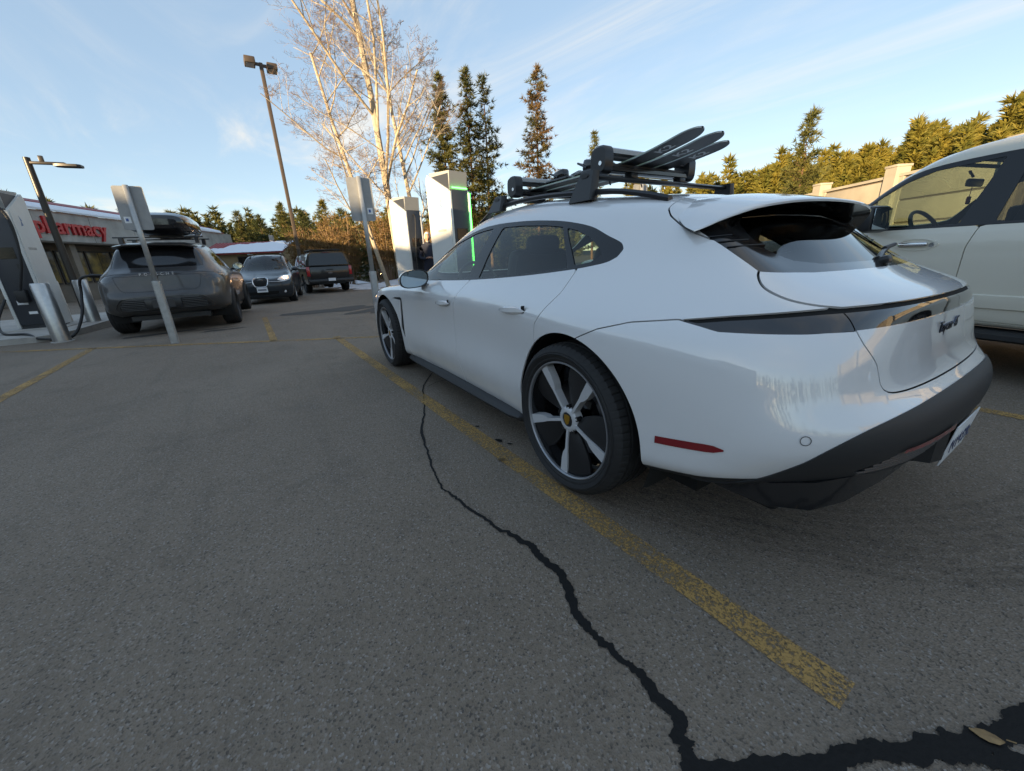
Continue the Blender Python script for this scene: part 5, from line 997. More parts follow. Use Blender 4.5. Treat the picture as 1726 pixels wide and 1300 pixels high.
# ------------------------------------------------------------------ chargers
M_cwhite=mat('charger_white',(.70,.70,.67),.45,noise=(3,.12)); M_cdark=mat('charger_charcoal',(.030,.034,.042),.42); M_cgrey=mat('charger_grey',(.30,.30,.29),.45); M_cable=mat('cable_rubber',(.012,.012,.013),.5); M_led=mat('green_led',(.05,.6,.15),.4,emit=(.02,1.0,.16),es=1.1)
def charger(loc,rz,label,led=False,H=2.48,W=.50,Dp=.66,cable=True,label_marks=True):
    T=thing('charging_station',label,'charger',loc,rz,'charging stations')
    b=MB(); b.box((0,0,.06),(Dp+.35,W+.4,.12),bev=.02); b.build('plinth',M_conc,T)
    b=MB(); b.box((0,0,.12+(H-.12)/2-.03),(Dp-.03,W-.06,H-.18)); b.build('cabinet',M_cdark,T)
    for sd in(1,-1):
        b=MB(); P=[(-Dp/2,.14),(Dp/2-.04,.14),(Dp/2,.30),(Dp/2,H-.10),(Dp/2-.06,H-.02),(-Dp/2,H-.34)]; b.prism(P,sd*(W/2-.03),sd*(W/2+.012),'y'); sp=b.build('side_panel',M_cwhite,T)
        b=MB(); y_=sd*(W/2+.0135); b.add([(-.13,y_,H-.62),(-.05,y_,H-.60),(-.07,y_,H-.52),(-.04,y_,H-.52),(-.11,y_,H-.42),(-.09,y_,H-.53)],[(0,1,2,5),(2,3,4,5)]); b.build('printed_bolt',mat('print_blue',(.12,.20,.34),.5),sp)
        b=MB(); b.box((-.06,y_,H-1.02),(.26,.001,.045)); b.build('printed_strip',mat('print_grey',(.52,.52,.50),.6,noise=(40,.5)),sp)
    b=MB(); b.loft([[(x_,sd*(W/2-.031),z_) for x_,z_ in ((-Dp/2+.01,H-.335),(Dp/2-.07,H-.02))]+[(x_,-sd*(W/2-.031),z_) for x_,z_ in ((Dp/2-.07,H-.02),(-Dp/2+.01,H-.335))] for sd in (1,)]+[[(x_,sd*(W/2-.031),z_) for x_,z_ in ((-Dp/2-.02,H-.02),(Dp/2-.07,H+.01))]+[(x_,-sd*(W/2-.031),z_) for x_,z_ in ((Dp/2-.07,H+.01),(-Dp/2-.02,H-.02))] for sd in (1,)],False); b.build('cap',M_cgrey,T)
    b=MB(); b.box((-Dp/2-.012,0,1.18+.06),(.03,W-.10,H-.52),bev=.008); fp=b.build('front_panel',M_cdark,T)
    b=MB(); b.box((-Dp/2-.030,.0,1.52),(.008,.26,.20)); b.build('screen',mat('dark_screen',(.01,.012,.016),.08),fp)
    b=MB(); b.box((-Dp/2-.030,-.12,1.28),(.008,.07,.09)); b.build('card_reader',M_sat,fp)
    b=MB(); b.box((-Dp/2-.029,.05,.62),(.004,.15,.08)); b.build('notice',M_stick,fp); b=MB(); b.box((-Dp/2-.029,-.04,.42),(.004,.12,.05)); b.build('notice',M_stick,fp)
    for sd in(1,-1):
        b=MB(); b.box((-Dp/2-.004,sd*(W/2-.025),1.2),(.05,.045,H-.50),bev=.006); b.build('edge_frame',M_cwhite,T)
    if led:
        b=MB(); b.box((-Dp/2-.032,0,H-.30),(.008,W-.12,.022)); b.build('led_strip',M_led,T)
        b=MB(); b.box((-Dp/2-.034,-(W/2-.012),1.25),(.012,.030,H-.62)); b.build('led_strip',M_led,T)
    if cable:
        b=MB(); b.box((-Dp/2-.05,.10,1.16),(.09,.11,.22),bev=.02); b.build('connector_holster',M_sat,T)
        b=MB(); b.tube(curve([(-Dp/2-.02,.0,H-.42),(-Dp/2-.14,.04,H-.55),(-Dp/2-.17,.12,1.5),(-Dp/2-.15,.14,.9),(-Dp/2-.17,.10,.30),(-Dp/2-.14,-.02,.22),(-Dp/2-.13,-.12,.40),(-Dp/2-.14,-.14,1.0),(-Dp/2-.10,.08,1.22)],8),.017,8); b.build('cable',M_cable,T)
    return T
CL=charger((10.55,5.83,0),R(-6),'charger at the left edge whose cable runs to the dusty grey car',False,2.62,.52,.62,False)
b=MB(); b.tube(curve([(10.22,5.80,2.44),(10.10,5.70,2.36),(10.06,5.60,2.12),(10.06,5.60,1.79),(10.06,5.66,1.37),(10.08,5.78,1.0),(10.12,5.87,.74),(10.16,5.86,.64)],8),.022,8); b.box((10.16,5.86,.74),(.16,.16,.24),bev=.03); b.build('holster_cable',M_cable,CL); bpy.data.objects['holster_cable'].matrix_parent_inverse=Matrix.LocRotScale(Vector((10.55,5.83,0)),Euler((0,0,R(-6))),None).inverted()
b=MB(); b.tube(curve([(10.16,6.10,.70),(10.0,6.25,.30),(9.5,6.05,.13),(9.1,5.65,.125),(8.72,5.38,.06),(8.62,4.98,.05),(8.75,4.80,.35),(8.95,4.74,.75),(8.92,4.68,1.0),(8.90,4.52,1.06),(8.95,4.36,1.04)],10),.022,8); b.cyl((8.92,4.55,1.06),(8.97,4.34,1.035),.036,10); tag(b.build('charging_cable',M_cable),'thick black charging cable looping over the ground to the dusty grey car','cable')
charger((6.35,-1.42,0),R(14),'tall charger with glowing green strips behind the estate roof',True,2.62,.48,.66,False)
charger((9.55,-1.62,0),R(14),'charger with a hanging cable left of the green lit one',False,2.62,.48,.66,True)
b=MB(); P=[(8.75,5.45),(8.9,5.2),(9.4,5.1),(11.6,4.9),(13.5,5.0),(13.5,7.5),(9.2,7.6),(8.8,7.0)]; b.prism([(x,y) for x,y in P][::-1],-.1,.10,'z'); tag(b.build('kerb_island',M_conc),kind='structure')
# ------------------------------------------------------------------ lamp posts
M_brown=mat('bronze_paint',(.075,.055,.042),.5,noise=(6,.2)); M_lpost=mat('dark_bronze',(.035,.03,.026),.4,.3)
def tall_lamp():
    T=thing('street_lamp','tall square lamp post with two shoebox heads behind the pickup','street lamp',(21.6,-.02,gz(21.6)),R(0))
    m=MB(); m.box((0,0,4.85),(.15,.15,9.7),bev=.02); m.build('pole',M_brown,T); m=MB(); m.lathe([(.30,0),(.30,.55),(.26,.62),(0,.62)],24,'z'); m.build('footing',M_conc,T)
    for y_,x_ in ((.42,-.15),(-.42,.15)): 
        m=MB(); m.box((x_,y_,9.62),(.62,.40,.24),bev=.03); h=m.build('lamp_head',M_brown,T); m=MB(); m.box((x_,y_,9.497),(.5,.3,.012)); m.build('lens',mat('lamp_lens',(.5,.5,.46),.2),h)
        m=MB(); m.box((x_*.3,y_*.45,9.62),(.10,.25,.10)); m.build('arm',M_brown,h)
tall_lamp()
def led_lamp():
    T=thing('led_lamp','short lamp post with a flat LED head leaning over the left charger','street lamp',(16.6,6.83,gz(16.6)),R(-8))
    m=MB(); m.lathe([(.095,0),(.075,4.45),(.0,4.47)],20,'z'); m.build('pole',M_lpost,T)
    m=MB(); m.box((0,-.42,4.32),(.12,.75,.07),bev=.015); m.box((0,-.30,4.43),(.07,.10,.16),bev=.01); m.build('arm',M_lpost,T)
    m=MB(); m.loft([[(a*w,y_,4.27+b) for a,b in ((-1,-.03),(1,-.03),(1,.03),(-1,.03))] for y_,w in ((-.55,.10),(-.68,.17),(-1.08,.17),(-1.15,.10))]); m.build('lamp_head',M_lpost,T)
led_lamp()
# ------------------------------------------------------------------ pharmacy building (throws the shade over the lot)
M_stuc=mat('weathered_stucco',(.50,.48,.45),.9,noise=(.9,.45,(.30,.29,.27)),bump=(9,.4,.02)); M_redt=mat('red_trim',(.30,.035,.035),.5); M_wall=mat('tan_wall',(.26,.22,.18),.9,noise=(1.5,.25)); M_soff=mat('brown_soffit',(.10,.085,.07),.8); M_sred=mat('sign_red',(.50,.012,.018),.35); M_rsnow=mat('roof_snow',(.74,.78,.84),.7,bump=(3,.6,.08)); M_wframe=mat('window_frame_bronze',(.06,.05,.045),.5)
def pharmacy():
    T=thing('pharmacy_building','long low pharmacy building with red sign letters and snow along the roof','building',(34,11,-.64),R(-20)); z0=.64
    b=MB(); b.box((-14,9.5,2.0),(70,16,5.3)); b.build('wall',M_wall,T)
    for s in np.arange(-46,21,4.0):
        P=[(s+.02,2.98+z0),(s+3.98,2.98+z0),(s+3.98,4.60+z0),(s+.02,4.60+z0)]; b=MB(); b.prism(P,.0-random.random()*.012,.30,'y'); b.build('fascia_panel',M_stuc,T)
    b=MB(); b.box((-13,.75,2.93+z0),(67,1.6,.10)); b.build('soffit',M_soff,T)
    b=MB(); b.loft([[(s,-.10,4.60+z0),(s,-.10,4.66+z0),(s,2.2,5.55+z0),(s,2.2,5.3+z0)] for s in (-46,20.2)],False); b.build('mansard_roof',M_redt,T)
    r=random.Random(4); b=MB(); rows=[]
    for s in np.arange(-46,20.3,.8): e=r.uniform(0,.05); rows.append([(s,-.16+e,4.60+z0),(s,-.17+e,4.70+z0),(s,-.05,4.80+z0+e),(s,1.0,5.16+z0),(s,1.1,5.10+z0)])
    b.grid(rows); b.build('roof_snow',M_rsnow,T)
    b=MB(); b.box((-13,1.15,5.16+z0),(67,.25,.10)); b.build('ridge_trim',M_redt,T)
    b=MB(); b.box((-54.0,5,3.2+z0),(17,10.4,6.4)); b.build('unseen_sun_block',M_stuc,T)  # tall end block out of view, added to keep the sun off the estate
    for i,s in enumerate(np.arange(-26,19,2.3)):
        w=MB(); w.box((s,1.46,1.55+z0),(2.1,.10,2.0)); f=w.build('window',M_wframe,T)
        for k in(-.5,.5): p=MB(); p.box((s+k,1.40,1.55+z0),(.92,.03,1.82)); p.build('pane',mat('shop_poster',(.40,.27,.07),.35,coat=.5,noise=(1.6,.75,(.03,.03,.035))),f)
    for s in np.arange(-27.15,19,4.6): b=MB(); b.box((s,.55,1.35+z0),(.45,.45,3.1)); b.build('column',M_wall,T)
    me=text_mesh('/pharmacy',1.0,.06,M_sred,'sign_lettering',True); xs=[v.co.x for v in me.vertices]; ys_=[v.co.y for v in me.vertices]; k=5.75/(max(xs)-min(xs)); c=(max(xs)+min(xs))/2
    for v in me.vertices: v.co.x=(v.co.x-c)*k; v.co.y*=k*.93
    link('sign_lettering',me,T,(.22,-.09,3.78+z0),(R(90),0,0))
    return T
pharmacy()
def red_house():
    T=thing('red_roof_house','small tan house with a ribbed red metal roof half under snow','building',(43.4,1.35,-.64),R(244)); z0=.64
    # local x along the ridge (towards upper left of the picture), local y away from camera
    L,Dp=6.9,6.0; zr,ze=3.25+z0,2.35+z0
    b=MB(); b.box((0,0,ze/2),(L-.5,Dp-.6,ze)); b.prism([(-Dp/2+.3,ze-.01),(Dp/2-.3,ze-.01),(0,zr-.12)],-L/2+.25,L/2-.25,'x'); b.build('wall',mat('tan_siding',(.34,.26,.15),.8,noise=(2,.2)),T)
    for sd in(1,-1):
        for i in range(24):
            x=-L/2+L*(i+.5)/24; b=MB(); b.loft([[(x+a,y_,z_+h) for a,h in ((-L/48,0),(-L/48+.05,.05),(-L/48+.1,0),(L/48,0),(L/48,-.05),(-L/48,-.05))] for y_,z_ in ((sd*(Dp/2+.25),ze-.12),(0,zr))],False); b.build('roof_rib_panel',M_redt,T)
    r=random.Random(2); b=MB(); rows=[]
    for i in range(48):
        x=-L/2+L*i/47; f=.62+.33*min(1,i/36)+r.uniform(-.05,.05) if i>10 else .45+r.uniform(-.06,.06); rows.append([(x,-Dp/2-.27+(Dp/2+.25)*t,ze-.12+(zr-ze+.12)*t+.07*(1-.4*t)) for t in (0,f*.5,f)])
    b.grid(rows); b.build('roof_snow',M_rsnow,T)
    b=MB(); b.box((1.2,.4,zr+.2),(.3,.3,.7)); b.build('chimney',M_conc,T)
    for x in(-2.5,0,2.5):
        w=MB(); w.box((x,-Dp/2+.28,1.5+z0),(1.1,.08,1.0)); f=w.build('window',M_wframe,T); p=MB(); p.box((x,-Dp/2+.23,1.5+z0),(.95,.03,.85)); p.build('pane',M_gblk,f)
    return T
red_house()
# ------------------------------------------------------------------ sound wall on the right
def wall():
    T=thing('panel_fence','tan panel wall with square posts behind the white pickup','fence',(6.25,-13.4,0),0); M_fp=mat('sandy_panel',(.36,.31,.245),.85,noise=(2.2,.22),bump=(30,.3,.006)); M_post=mat('sandy_post',(.38,.335,.27),.85,noise=(3,.2))
    a=R(145); d=Vector((math.cos(a),math.sin(a),0)); n=Vector((-math.sin(a),math.cos(a),0)); k=0
    for i in range(9):
        p=d*(2.4*i); top=2.60
        b=MB(); b.box((0,0,top/2),(.30,.30,top)); b.box((0,0,top+.025),(.34,.34,.05),bev=.01); b.build('post',M_post,T,(p.x,p.y,0),(0,0,a))
        if i<8:
            c=p+d*1.2
            for j in range(5): b=MB(); b.box((0,0,.235+.475*j),(1.90,.09,.44),bev=.012); b.build('panel_board',M_fp,T,(c.x,c.y,0),(0,0,a))
            b=MB(); b.box((0,0,1.2),(2.0,.03,2.36)); b.build('backing',mat('backing_brown',(.12,.095,.07),.9),T,(c.x,c.y,0),(0,0,a))
            b=MB(); b.box((0,0,2.425),(2.12,.15,.06)); b.build('top_rail',M_post,T,(c.x,c.y,0),(0,0,a))
            for sd in(-1,1): b=MB(); b.box((sd*1.0,0,1.20),(.12,.12,2.39)); b.build('edge_stile',M_post,T,(c.x,c.y,0),(0,0,a))
    return T
wall()
# ------------------------------------------------------------------ trees
def leafmat(nm,c1,c2,sc=.8,trans=.25):
    m=bpy.data.materials.new(nm); m.use_nodes=True; nt=m.node_tree; b=nt.nodes['Principled BSDF']; b.inputs['Roughness'].default_value=.65; b.inputs['Specular IOR Level'].default_value=.2
    t=nt.nodes.new('ShaderNodeTexCoord'); n=nt.nodes.new('ShaderNodeTexNoise'); n.inputs['Scale'].default_value=sc; n.inputs['Detail'].default_value=4; nt.links.new(t.outputs['Object'],n.inputs['Vector'])
    r=nt.nodes.new('ShaderNodeMapRange'); r.inputs['From Min'].default_value=.35; r.inputs['From Max'].default_value=.65; nt.links.new(n.outputs['Fac'],r.inputs['Value'])
    mi=nt.nodes.new('ShaderNodeMix'); mi.data_type='RGBA'; mi.inputs['A'].default_value=(*c1,1); mi.inputs['B'].default_value=(*c2,1); nt.links.new(r.outputs[0],mi.inputs['Factor']); nt.links.new(mi.outputs['Result'],b.inputs['Base Color'])
    tl=nt.nodes.new('ShaderNodeBsdfTranslucent'); nt.links.new(mi.outputs['Result'],tl.inputs['Color']); ms=nt.nodes.new('ShaderNodeMixShader'); ms.inputs[0].default_value=trans; nt.links.new(b.outputs[0],ms.inputs[1]); nt.links.new(tl.outputs[0],ms.inputs[2]); nt.links.new(ms.outputs[0],nt.nodes['Material Output'].inputs[0]); return m
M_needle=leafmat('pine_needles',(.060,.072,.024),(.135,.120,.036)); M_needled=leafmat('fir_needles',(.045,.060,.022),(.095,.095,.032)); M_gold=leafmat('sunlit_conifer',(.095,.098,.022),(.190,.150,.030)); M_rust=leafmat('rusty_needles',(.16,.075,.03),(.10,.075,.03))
M_bark=mat('pine_bark',(.16,.085,.05),.9,noise=(6,.45),bump=(14,.8,.03)); M_birch=mat('aspen_bark',(.46,.38,.28),.8,noise=(5,.35),bump=(20,.5,.01)); M_twig=mat('bare_twigs',(.24,.155,.105),.85,noise=(2,.3)); M_thick=leafmat('dry_willow',(.17,.095,.045),(.22,.15,.06))
def tufts(C,D,size,rs,n=6,flat=.6,wd=.075):
    """needle tufts: n thin triangles fanned round each centre C, leaning along D"""
    k=len(C); d=rs.normal(size=(k,n,3)); d[...,2]*=flat; d/=np.linalg.norm(d,axis=2,keepdims=True); d=d*.75+D[:,None,:]*.7; d/=np.linalg.norm(d,axis=2,keepdims=True)
    s=size*rs.uniform(.6,1.25,(k,n,1)); side=np.cross(d,rs.normal(size=(k,n,3))); side/=np.linalg.norm(side,axis=2,keepdims=True)
    tip=C[:,None,:]+d*s; a=C[:,None,:]+side*s*wd; b=C[:,None,:]-side*s*wd; mid=C[:,None,:]+d*s*.55
    V=np.stack([a+d*s*.15,tip,b+d*s*.15],2).reshape(-1,3); F=np.arange(len(V)).reshape(-1,3); return V,F
def np_mesh(nm,V,F,m):
    me=bpy.data.meshes.new(nm); me.vertices.add(len(V)); me.vertices.foreach_set('co',np.asarray(V,np.float32).ravel()); F=np.asarray(F,np.int32); k=F.shape[1]
    me.loops.add(F.size); me.loops.foreach_set('vertex_index',F.ravel()); me.polygons.add(len(F)); me.polygons.foreach_set('loop_start',np.arange(len(F),dtype=np.int32)*k); me.update(calc_edges=True); me.materials.append(m); return me
def pine_arrays(h,rad,seed,base=.25,lev=46,per=6,tuft=.20,dens=7,n=6,droop=.25,power=.8,gap=.15):
    rs=np.random.default_rng(seed); Cs=[];Ds=[];br=[]
    for i in range(lev):
        t=i/(lev-1); z=h*(base+(1-base)*t); 
        prof=((1-t)**power*.95+.05)*(.72+.5*rs.random())
        if t<.18: prof*=.55+.45*t/.18
        for k in range(per):
            if rs.random()<gap: continue
            a=rs.uniform(0,2*PI); L=rad*prof*rs.uniform(.45,1.12); dr=-droop*rs.uniform(.2,1.2)+(.5*t); m=max(2,int(dens*L/rad*1.2)+1)
            e=np.array([math.cos(a),math.sin(a),dr]); br.append((z,e*L))
            f=np.linspace(.28,1,m)+rs.normal(0,.05,m); c=np.array([0,0,z])+e*L*f[:,None]+rs.normal(0,.06*rad*.6,(m,3)); c[:,2]+=.10*L*f**2
            Cs.append(c); Ds.append(np.tile(e/np.linalg.norm(e)+np.array([0,0,.35]),(m,1)))
    return np.vstack(Cs),np.vstack(Ds),br,rs
def conifer(loc,h,rad,seed,label,m=None,group=None,name='pine_tree',base=.25,double=False,trunk_r=None,rust=0.,**k):
    T=thing(name,label,'tree',loc,0,group); m=m or M_needle
    C_,D_,br,rs=pine_arrays(h,rad,seed,base,**k); tr=trunk_r or h*.011
    V,F=tufts(C_,D_,k.get('tuft',.20)*1.0,rs,k.get('n',6)); link('crown',np_mesh('crown',V,F,m),T)
    b=MB(); w=np.cumsum(rs.normal(0,.03,(9,2)),0); b.tube([(w[i,0]*i/8,w[i,1]*i/8,-.1+(h*.985)*i/8) for i in range(9)],[tr*(1-.88*i/8) for i in range(9)],8)
    for z,e in br[::2]: b.tube([(0,0,z),(e[0]*.5,e[1]*.5,z+e[2]*.5),(e[0]*.95,e[1]*.95,z+e[2]*.95+.08*np.linalg.norm(e))],[tr*.22,tr*.15,tr*.06],4,False)
    b.build('trunk',M_bark,T); return T
conifer((25.6,-10.1,-.33),12.2,1.95,1,'dense tall pine nearest the bare aspens',group='tall pines',base=.12,lev=44,per=8,dens=9,power=.75,tuft=.33,n=14,gap=.15)
conifer((24.5,-11.5,-.3),12.3,1.75,2,'left one of the two tall thin pines behind the green lit charger',group='tall pines',base=.20,lev=38,per=7,dens=8,tuft=.33,n=14,gap=.2)
conifer((23.9,-12.35,-.3),11.9,1.95,3,'right one of the two tall thin pines, bare lower trunk',group='tall pines',base=.24,lev=34,per=6,dens=8,gap=.25,tuft=.33,n=14)
conifer((22.3,-15.3,-.27),12.3,1.55,4,'lone narrow pine with rusty needles standing above the roof rack',m=leafmat('mixed_pine',(.060,.068,.026),(.17,.095,.045),.55),group='tall pines',base=.14,lev=40,per=7,dens=8,gap=.25,power=.5,tuft=.31,n=14)
conifer((19.2,-17.4,-.2),8.2,.95,5,'small sparse pine tip rising just behind the rear ski clamp',group='tall pines',base=.2,lev=32,per=6,gap=.3,tuft=.26,n=12)
conifer((16.2,-17.9,0),5.7,1.9,6,'bushy golden pine behind the ski tips',m=M_gold,name='bushy_pine',base=.05,lev=30,per=8,dens=8,tuft=.28,n=12)
conifer((8.6,-20.6,0),6.6,1.5,7,'sparse pine rising over the left end of the panel wall',name='pine_tree',base=.1,lev=34,per=7,gap=.25,tuft=.28,n=12)
conifer((62,21.5,-.64),9.6,3.2,8,'dark pine rising over the pharmacy roof at the left',name='pine_tree',base=.25,lev=26,per=7,tuft=.5,m=M_needled)
BG=[(56,2.4,7.6,2.4,'tallest leftmost conifer rising behind the red roofed house'),(54,.4,7.0,2.4,'broad conifer right behind the ridge of the red roofed house'),(60,5.0,6.0,2.2,'low conifer at the left end of the red roof'),(50,-1.6,7.8,1.9,'conifer standing just right of the tall lamp post'),(45,-3.0,6.6,1.9,'slim conifer over the canopy of the black pickup'),
 (41,-4.4,7.0,1.9,'conifer over the right half of the black pickup'),(38,-5.4,6.0,2.0,'short conifer between the pickup and the steel sign post'),(36,-6.9,5.4,2.0,'conifer directly behind the second steel sign post'),(34,-8.4,5.8,2.0,'conifer showing between the aspen trunks'),(35,-10.0,6.4,2.1,'golden conifer behind the left of the two charger cabinets'),
 (31,-11.6,5.6,2.0,'dark conifer between the charger cabinets'),(34,-13,7.2,2.1,'tall golden conifer beside the green lit charger'),(29.5,-14.6,4.8,1.9,'low conifer at the foot of the two thin pines'),(31,-18,4.0,1.9,'low conifer right of the two thin pines'),(28,-20,4.2,1.9,'low conifer seen under the roof rack bar')]
for i,(x,y,h,r_,lb) in enumerate(BG): conifer((x,y,-.64),h,r_,40+i,lb,m=(M_needle,M_needled,M_gold)[i%3],group='conifers behind the parked cars',name='background_conifer',base=.04,lev=28,per=8,dens=7,tuft=.38,n=10)
# bare aspens: recursive limbs and a web of twigs
def bare_tree(loc,h,lean,seed,label,r0=.17,spread=.62,levels=5,group='bare aspens'):
    T=thing('bare_tree',label,'tree',loc,0,group); r=random.Random(seed); limb=MB(); tw_p=[]
    def grow(p,d,L,rad,lv):
        n=4 if lv>=2 else 2; pts=[p]; q=p; dd=d.copy(); rs=[rad]
        for i in range(n):
            sg=.045 if lv==5 else .13; dd=(dd+Vector((r.gauss(0,sg),r.gauss(0,sg),r.gauss(.04,.05)))).normalized(); q=q+dd*L/n; pts.append(q); rs.append(rad*(1-.55*(i+1)/n))
        if lv>=2: limb.tube(pts,rs,7 if lv>3 else 4,False)
        else: tw_p.append((pts,rs))
        if lv==0: return
        k={5:11,4:6,3:6,2:6,1:4}[lv]
        for i in range(k):
            t=(.22 if lv==5 else .15)+(.80)*(i+r.random())/k; idx=min(n-1,int(t*n)); b=pts[idx].lerp(pts[idx+1],t*n-idx); a=r.uniform(0,2*PI); ax=Vector((math.cos(a),math.sin(a),0)); sd=(ax-dd*ax.dot(dd)).normalized()
            nd=(dd*(.50 if lv>3 else .42)+sd*spread*r.uniform(.8,1.4)+Vector((0,0,.12))).normalized(); LL=L*(.46 if lv==5 else .52)*r.uniform(.6,1.15)*(1.15-.5*t); grow(b,nd,LL,rad*(1-.5*t)*.45,lv-1)
    d0=Vector((lean[0],lean[1],1)).normalized(); grow(Vector((0,0,-.1)),d0,h,r0,levels)
    limb.build('trunk',M_birch,T)
    V=[];F=[]
    for pts,rs in tw_p:
        for a,b in zip(pts,pts[1:]):
            t=(b-a).normalized(); u=t.cross(Vector((.3,.5,.8))).normalized(); w=t.cross(u); R0,R1=max(.0045,rs[0]),max(.003,rs[-1]); i=len(V)
            for k in range(3): a_=2.094*k; o=u*math.cos(a_)+w*math.sin(a_); V.append(a+o*R0); V.append(b+o*R1)
            for k in range(3): k2=(k+1)%3; F.append((i+2*k,i+2*k2,i+2*k2+1,i+2*k+1))
    tag(link('twigs',np_mesh('twigs',[tuple(v) for v in V],F,M_twig),T),kind='stuff'); return T
bare_tree((20.3,-4.62,-.22),17.5,(.0,-.015),3,'tallest bare aspen reaching out of the top of the picture',.19)
bare_tree((20.0,-5.75,-.22),11.0,(-.04,-.045),8,'slimmer bare aspen right of the tallest one',.13,.5)
bare_tree((21.0,-4.05,-.24),10.5,(.06,.13),13,'bare aspen leaning left behind the steel sign post',.12,.75)
# dry willow thicket between the trees
def thicket(loc,h,rad,seed,label):
    T=thing('willow_shrub',label,'shrub',loc,0,'dry willow shrubs'); rs=np.random.default_rng(seed); b=MB(); C_=[];D_=[]
    for i in range(70):
        a=rs.uniform(0,2*PI); o=rs.uniform(0,.55*rad); e=np.array([math.cos(a)*rad*rs.uniform(.3,1),math.sin(a)*rad*rs.uniform(.3,1),h*rs.uniform(.6,1.05)]); p0=np.array([math.cos(a)*o,math.sin(a)*o,0]); P=[p0+(e-p0)*t+np.array([0,0,.12*h*math.sin(PI*t)]) for t in (0,.35,.7,1)]; b.tube([tuple(p) for p in P],[.018,.013,.009,.004],3,False)
        for t in rs.uniform(.3,1,16): C_.append(p0+(e-p0)*t+rs.normal(0,.16,3)); D_.append((e-p0)/np.linalg.norm(e-p0))
    b.build('stems',M_twig,T); V,F=tufts(np.array(C_),np.array(D_),.30,rs,6,1.); V=V; link('foliage',np_mesh('foliage',V,F,M_thick),T); return T
for i,(x,y,h,r_,lb) in enumerate(((27,-3.0,4.2,1.7,'rust brown willow shrub right of the black pickup'),(26,-5.6,4.4,1.8,'rust brown willow shrub behind the bare aspen trunks'),(29,-1.2,3.6,1.6,'low brown willow shrub above the black pickup'),(24,-8.2,3.4,1.5,'brown willow shrub behind the standing man'))): thicket((x,y,gz(x)),h,r_,60+i,lb)
# ------------------------------------------------------------------ wooded hillside and far woods (one mass each)
def wood(nm,label,spots,m,seed,lev=13,per=5,dens=3,n=4,tuft=.75):
    rs0=np.random.default_rng(seed); protos=[]
    for i in range(5):
        C_,D_,br,rs=pine_arrays(9.,1.25,seed*10+i,.03,lev,per,tuft,dens,n,.2,.95,.1); V,F=tufts(C_,D_,tuft,rs,n,.6,.12); protos.append(V)
    Vs=[]
    for x,y,z,s in spots:
        V=protos[rs0.integers(5)]; a=rs0.uniform(0,6.28); c,s_=math.cos(a),math.sin(a); q=V.copy(); q[:,0],q[:,1]=V[:,0]*c-V[:,1]*s_,V[:,0]*s_+V[:,1]*c; w=rs0.uniform(.85,1.2); q[:,:2]*=s*w; q[:,2]*=s; Vs.append(q+np.array([x,y,z]))
    V=np.vstack(Vs); o=link(nm,np_mesh(nm,V,np.arange(len(V)).reshape(-1,3),m)); return tag(o,label,'trees',None,'stuff')
def hill_z(x,y):   # rises to the right of the picture, behind the wall
    d=max(0.,-y-36.); k=np.clip((48.-x)/60.,0,1.1); return -.70+min(d,70)*(.035+.185*k)
tag(gsheet(np.linspace(-90,120,31),np.linspace(-130,-34,20),hill_z).build('hillside',mat('forest_floor',(.07,.055,.035),.95,noise=(.3,.4))),kind='structure')
rs=np.random.default_rng(5); sp=[]
for i in range(820):
    a=R(rs.uniform(-100,-48)); d=rs.uniform(52,112); x,y=d*math.cos(a),d*math.sin(a)
    if y<-37: sp.append((x,y,hill_z(x,y)-.2,rs.uniform(.7,1.12)))
wood('hillside_wood','sunlit golden conifer wood covering the hillside behind the panel wall',sp,M_gold,11,17,6,2,6,.74)
sp=[]
for i in range(700):
    a=R(rs.uniform(-42,30)); d=rs.uniform(95,190); sp.append((d*math.cos(a),d*math.sin(a),-.8+max(0,d-95)*.045,rs.uniform(.85,1.45)))
wood('far_wood','dark far wood along the horizon behind the small house',sp,M_needle,12,14,5,2,6,.85)
sp=[]
for i in range(420):
    a=R(rs.uniform(35,275)); d=rs.uniform(70,120); sp.append((d*math.cos(a),d*math.sin(a),-.8,rs.uniform(.6,1.15)))
wood('wood_behind_the_viewer','dark wood closing the far side of the lot',sp,M_needled,13,9,4,2,4,1.1)
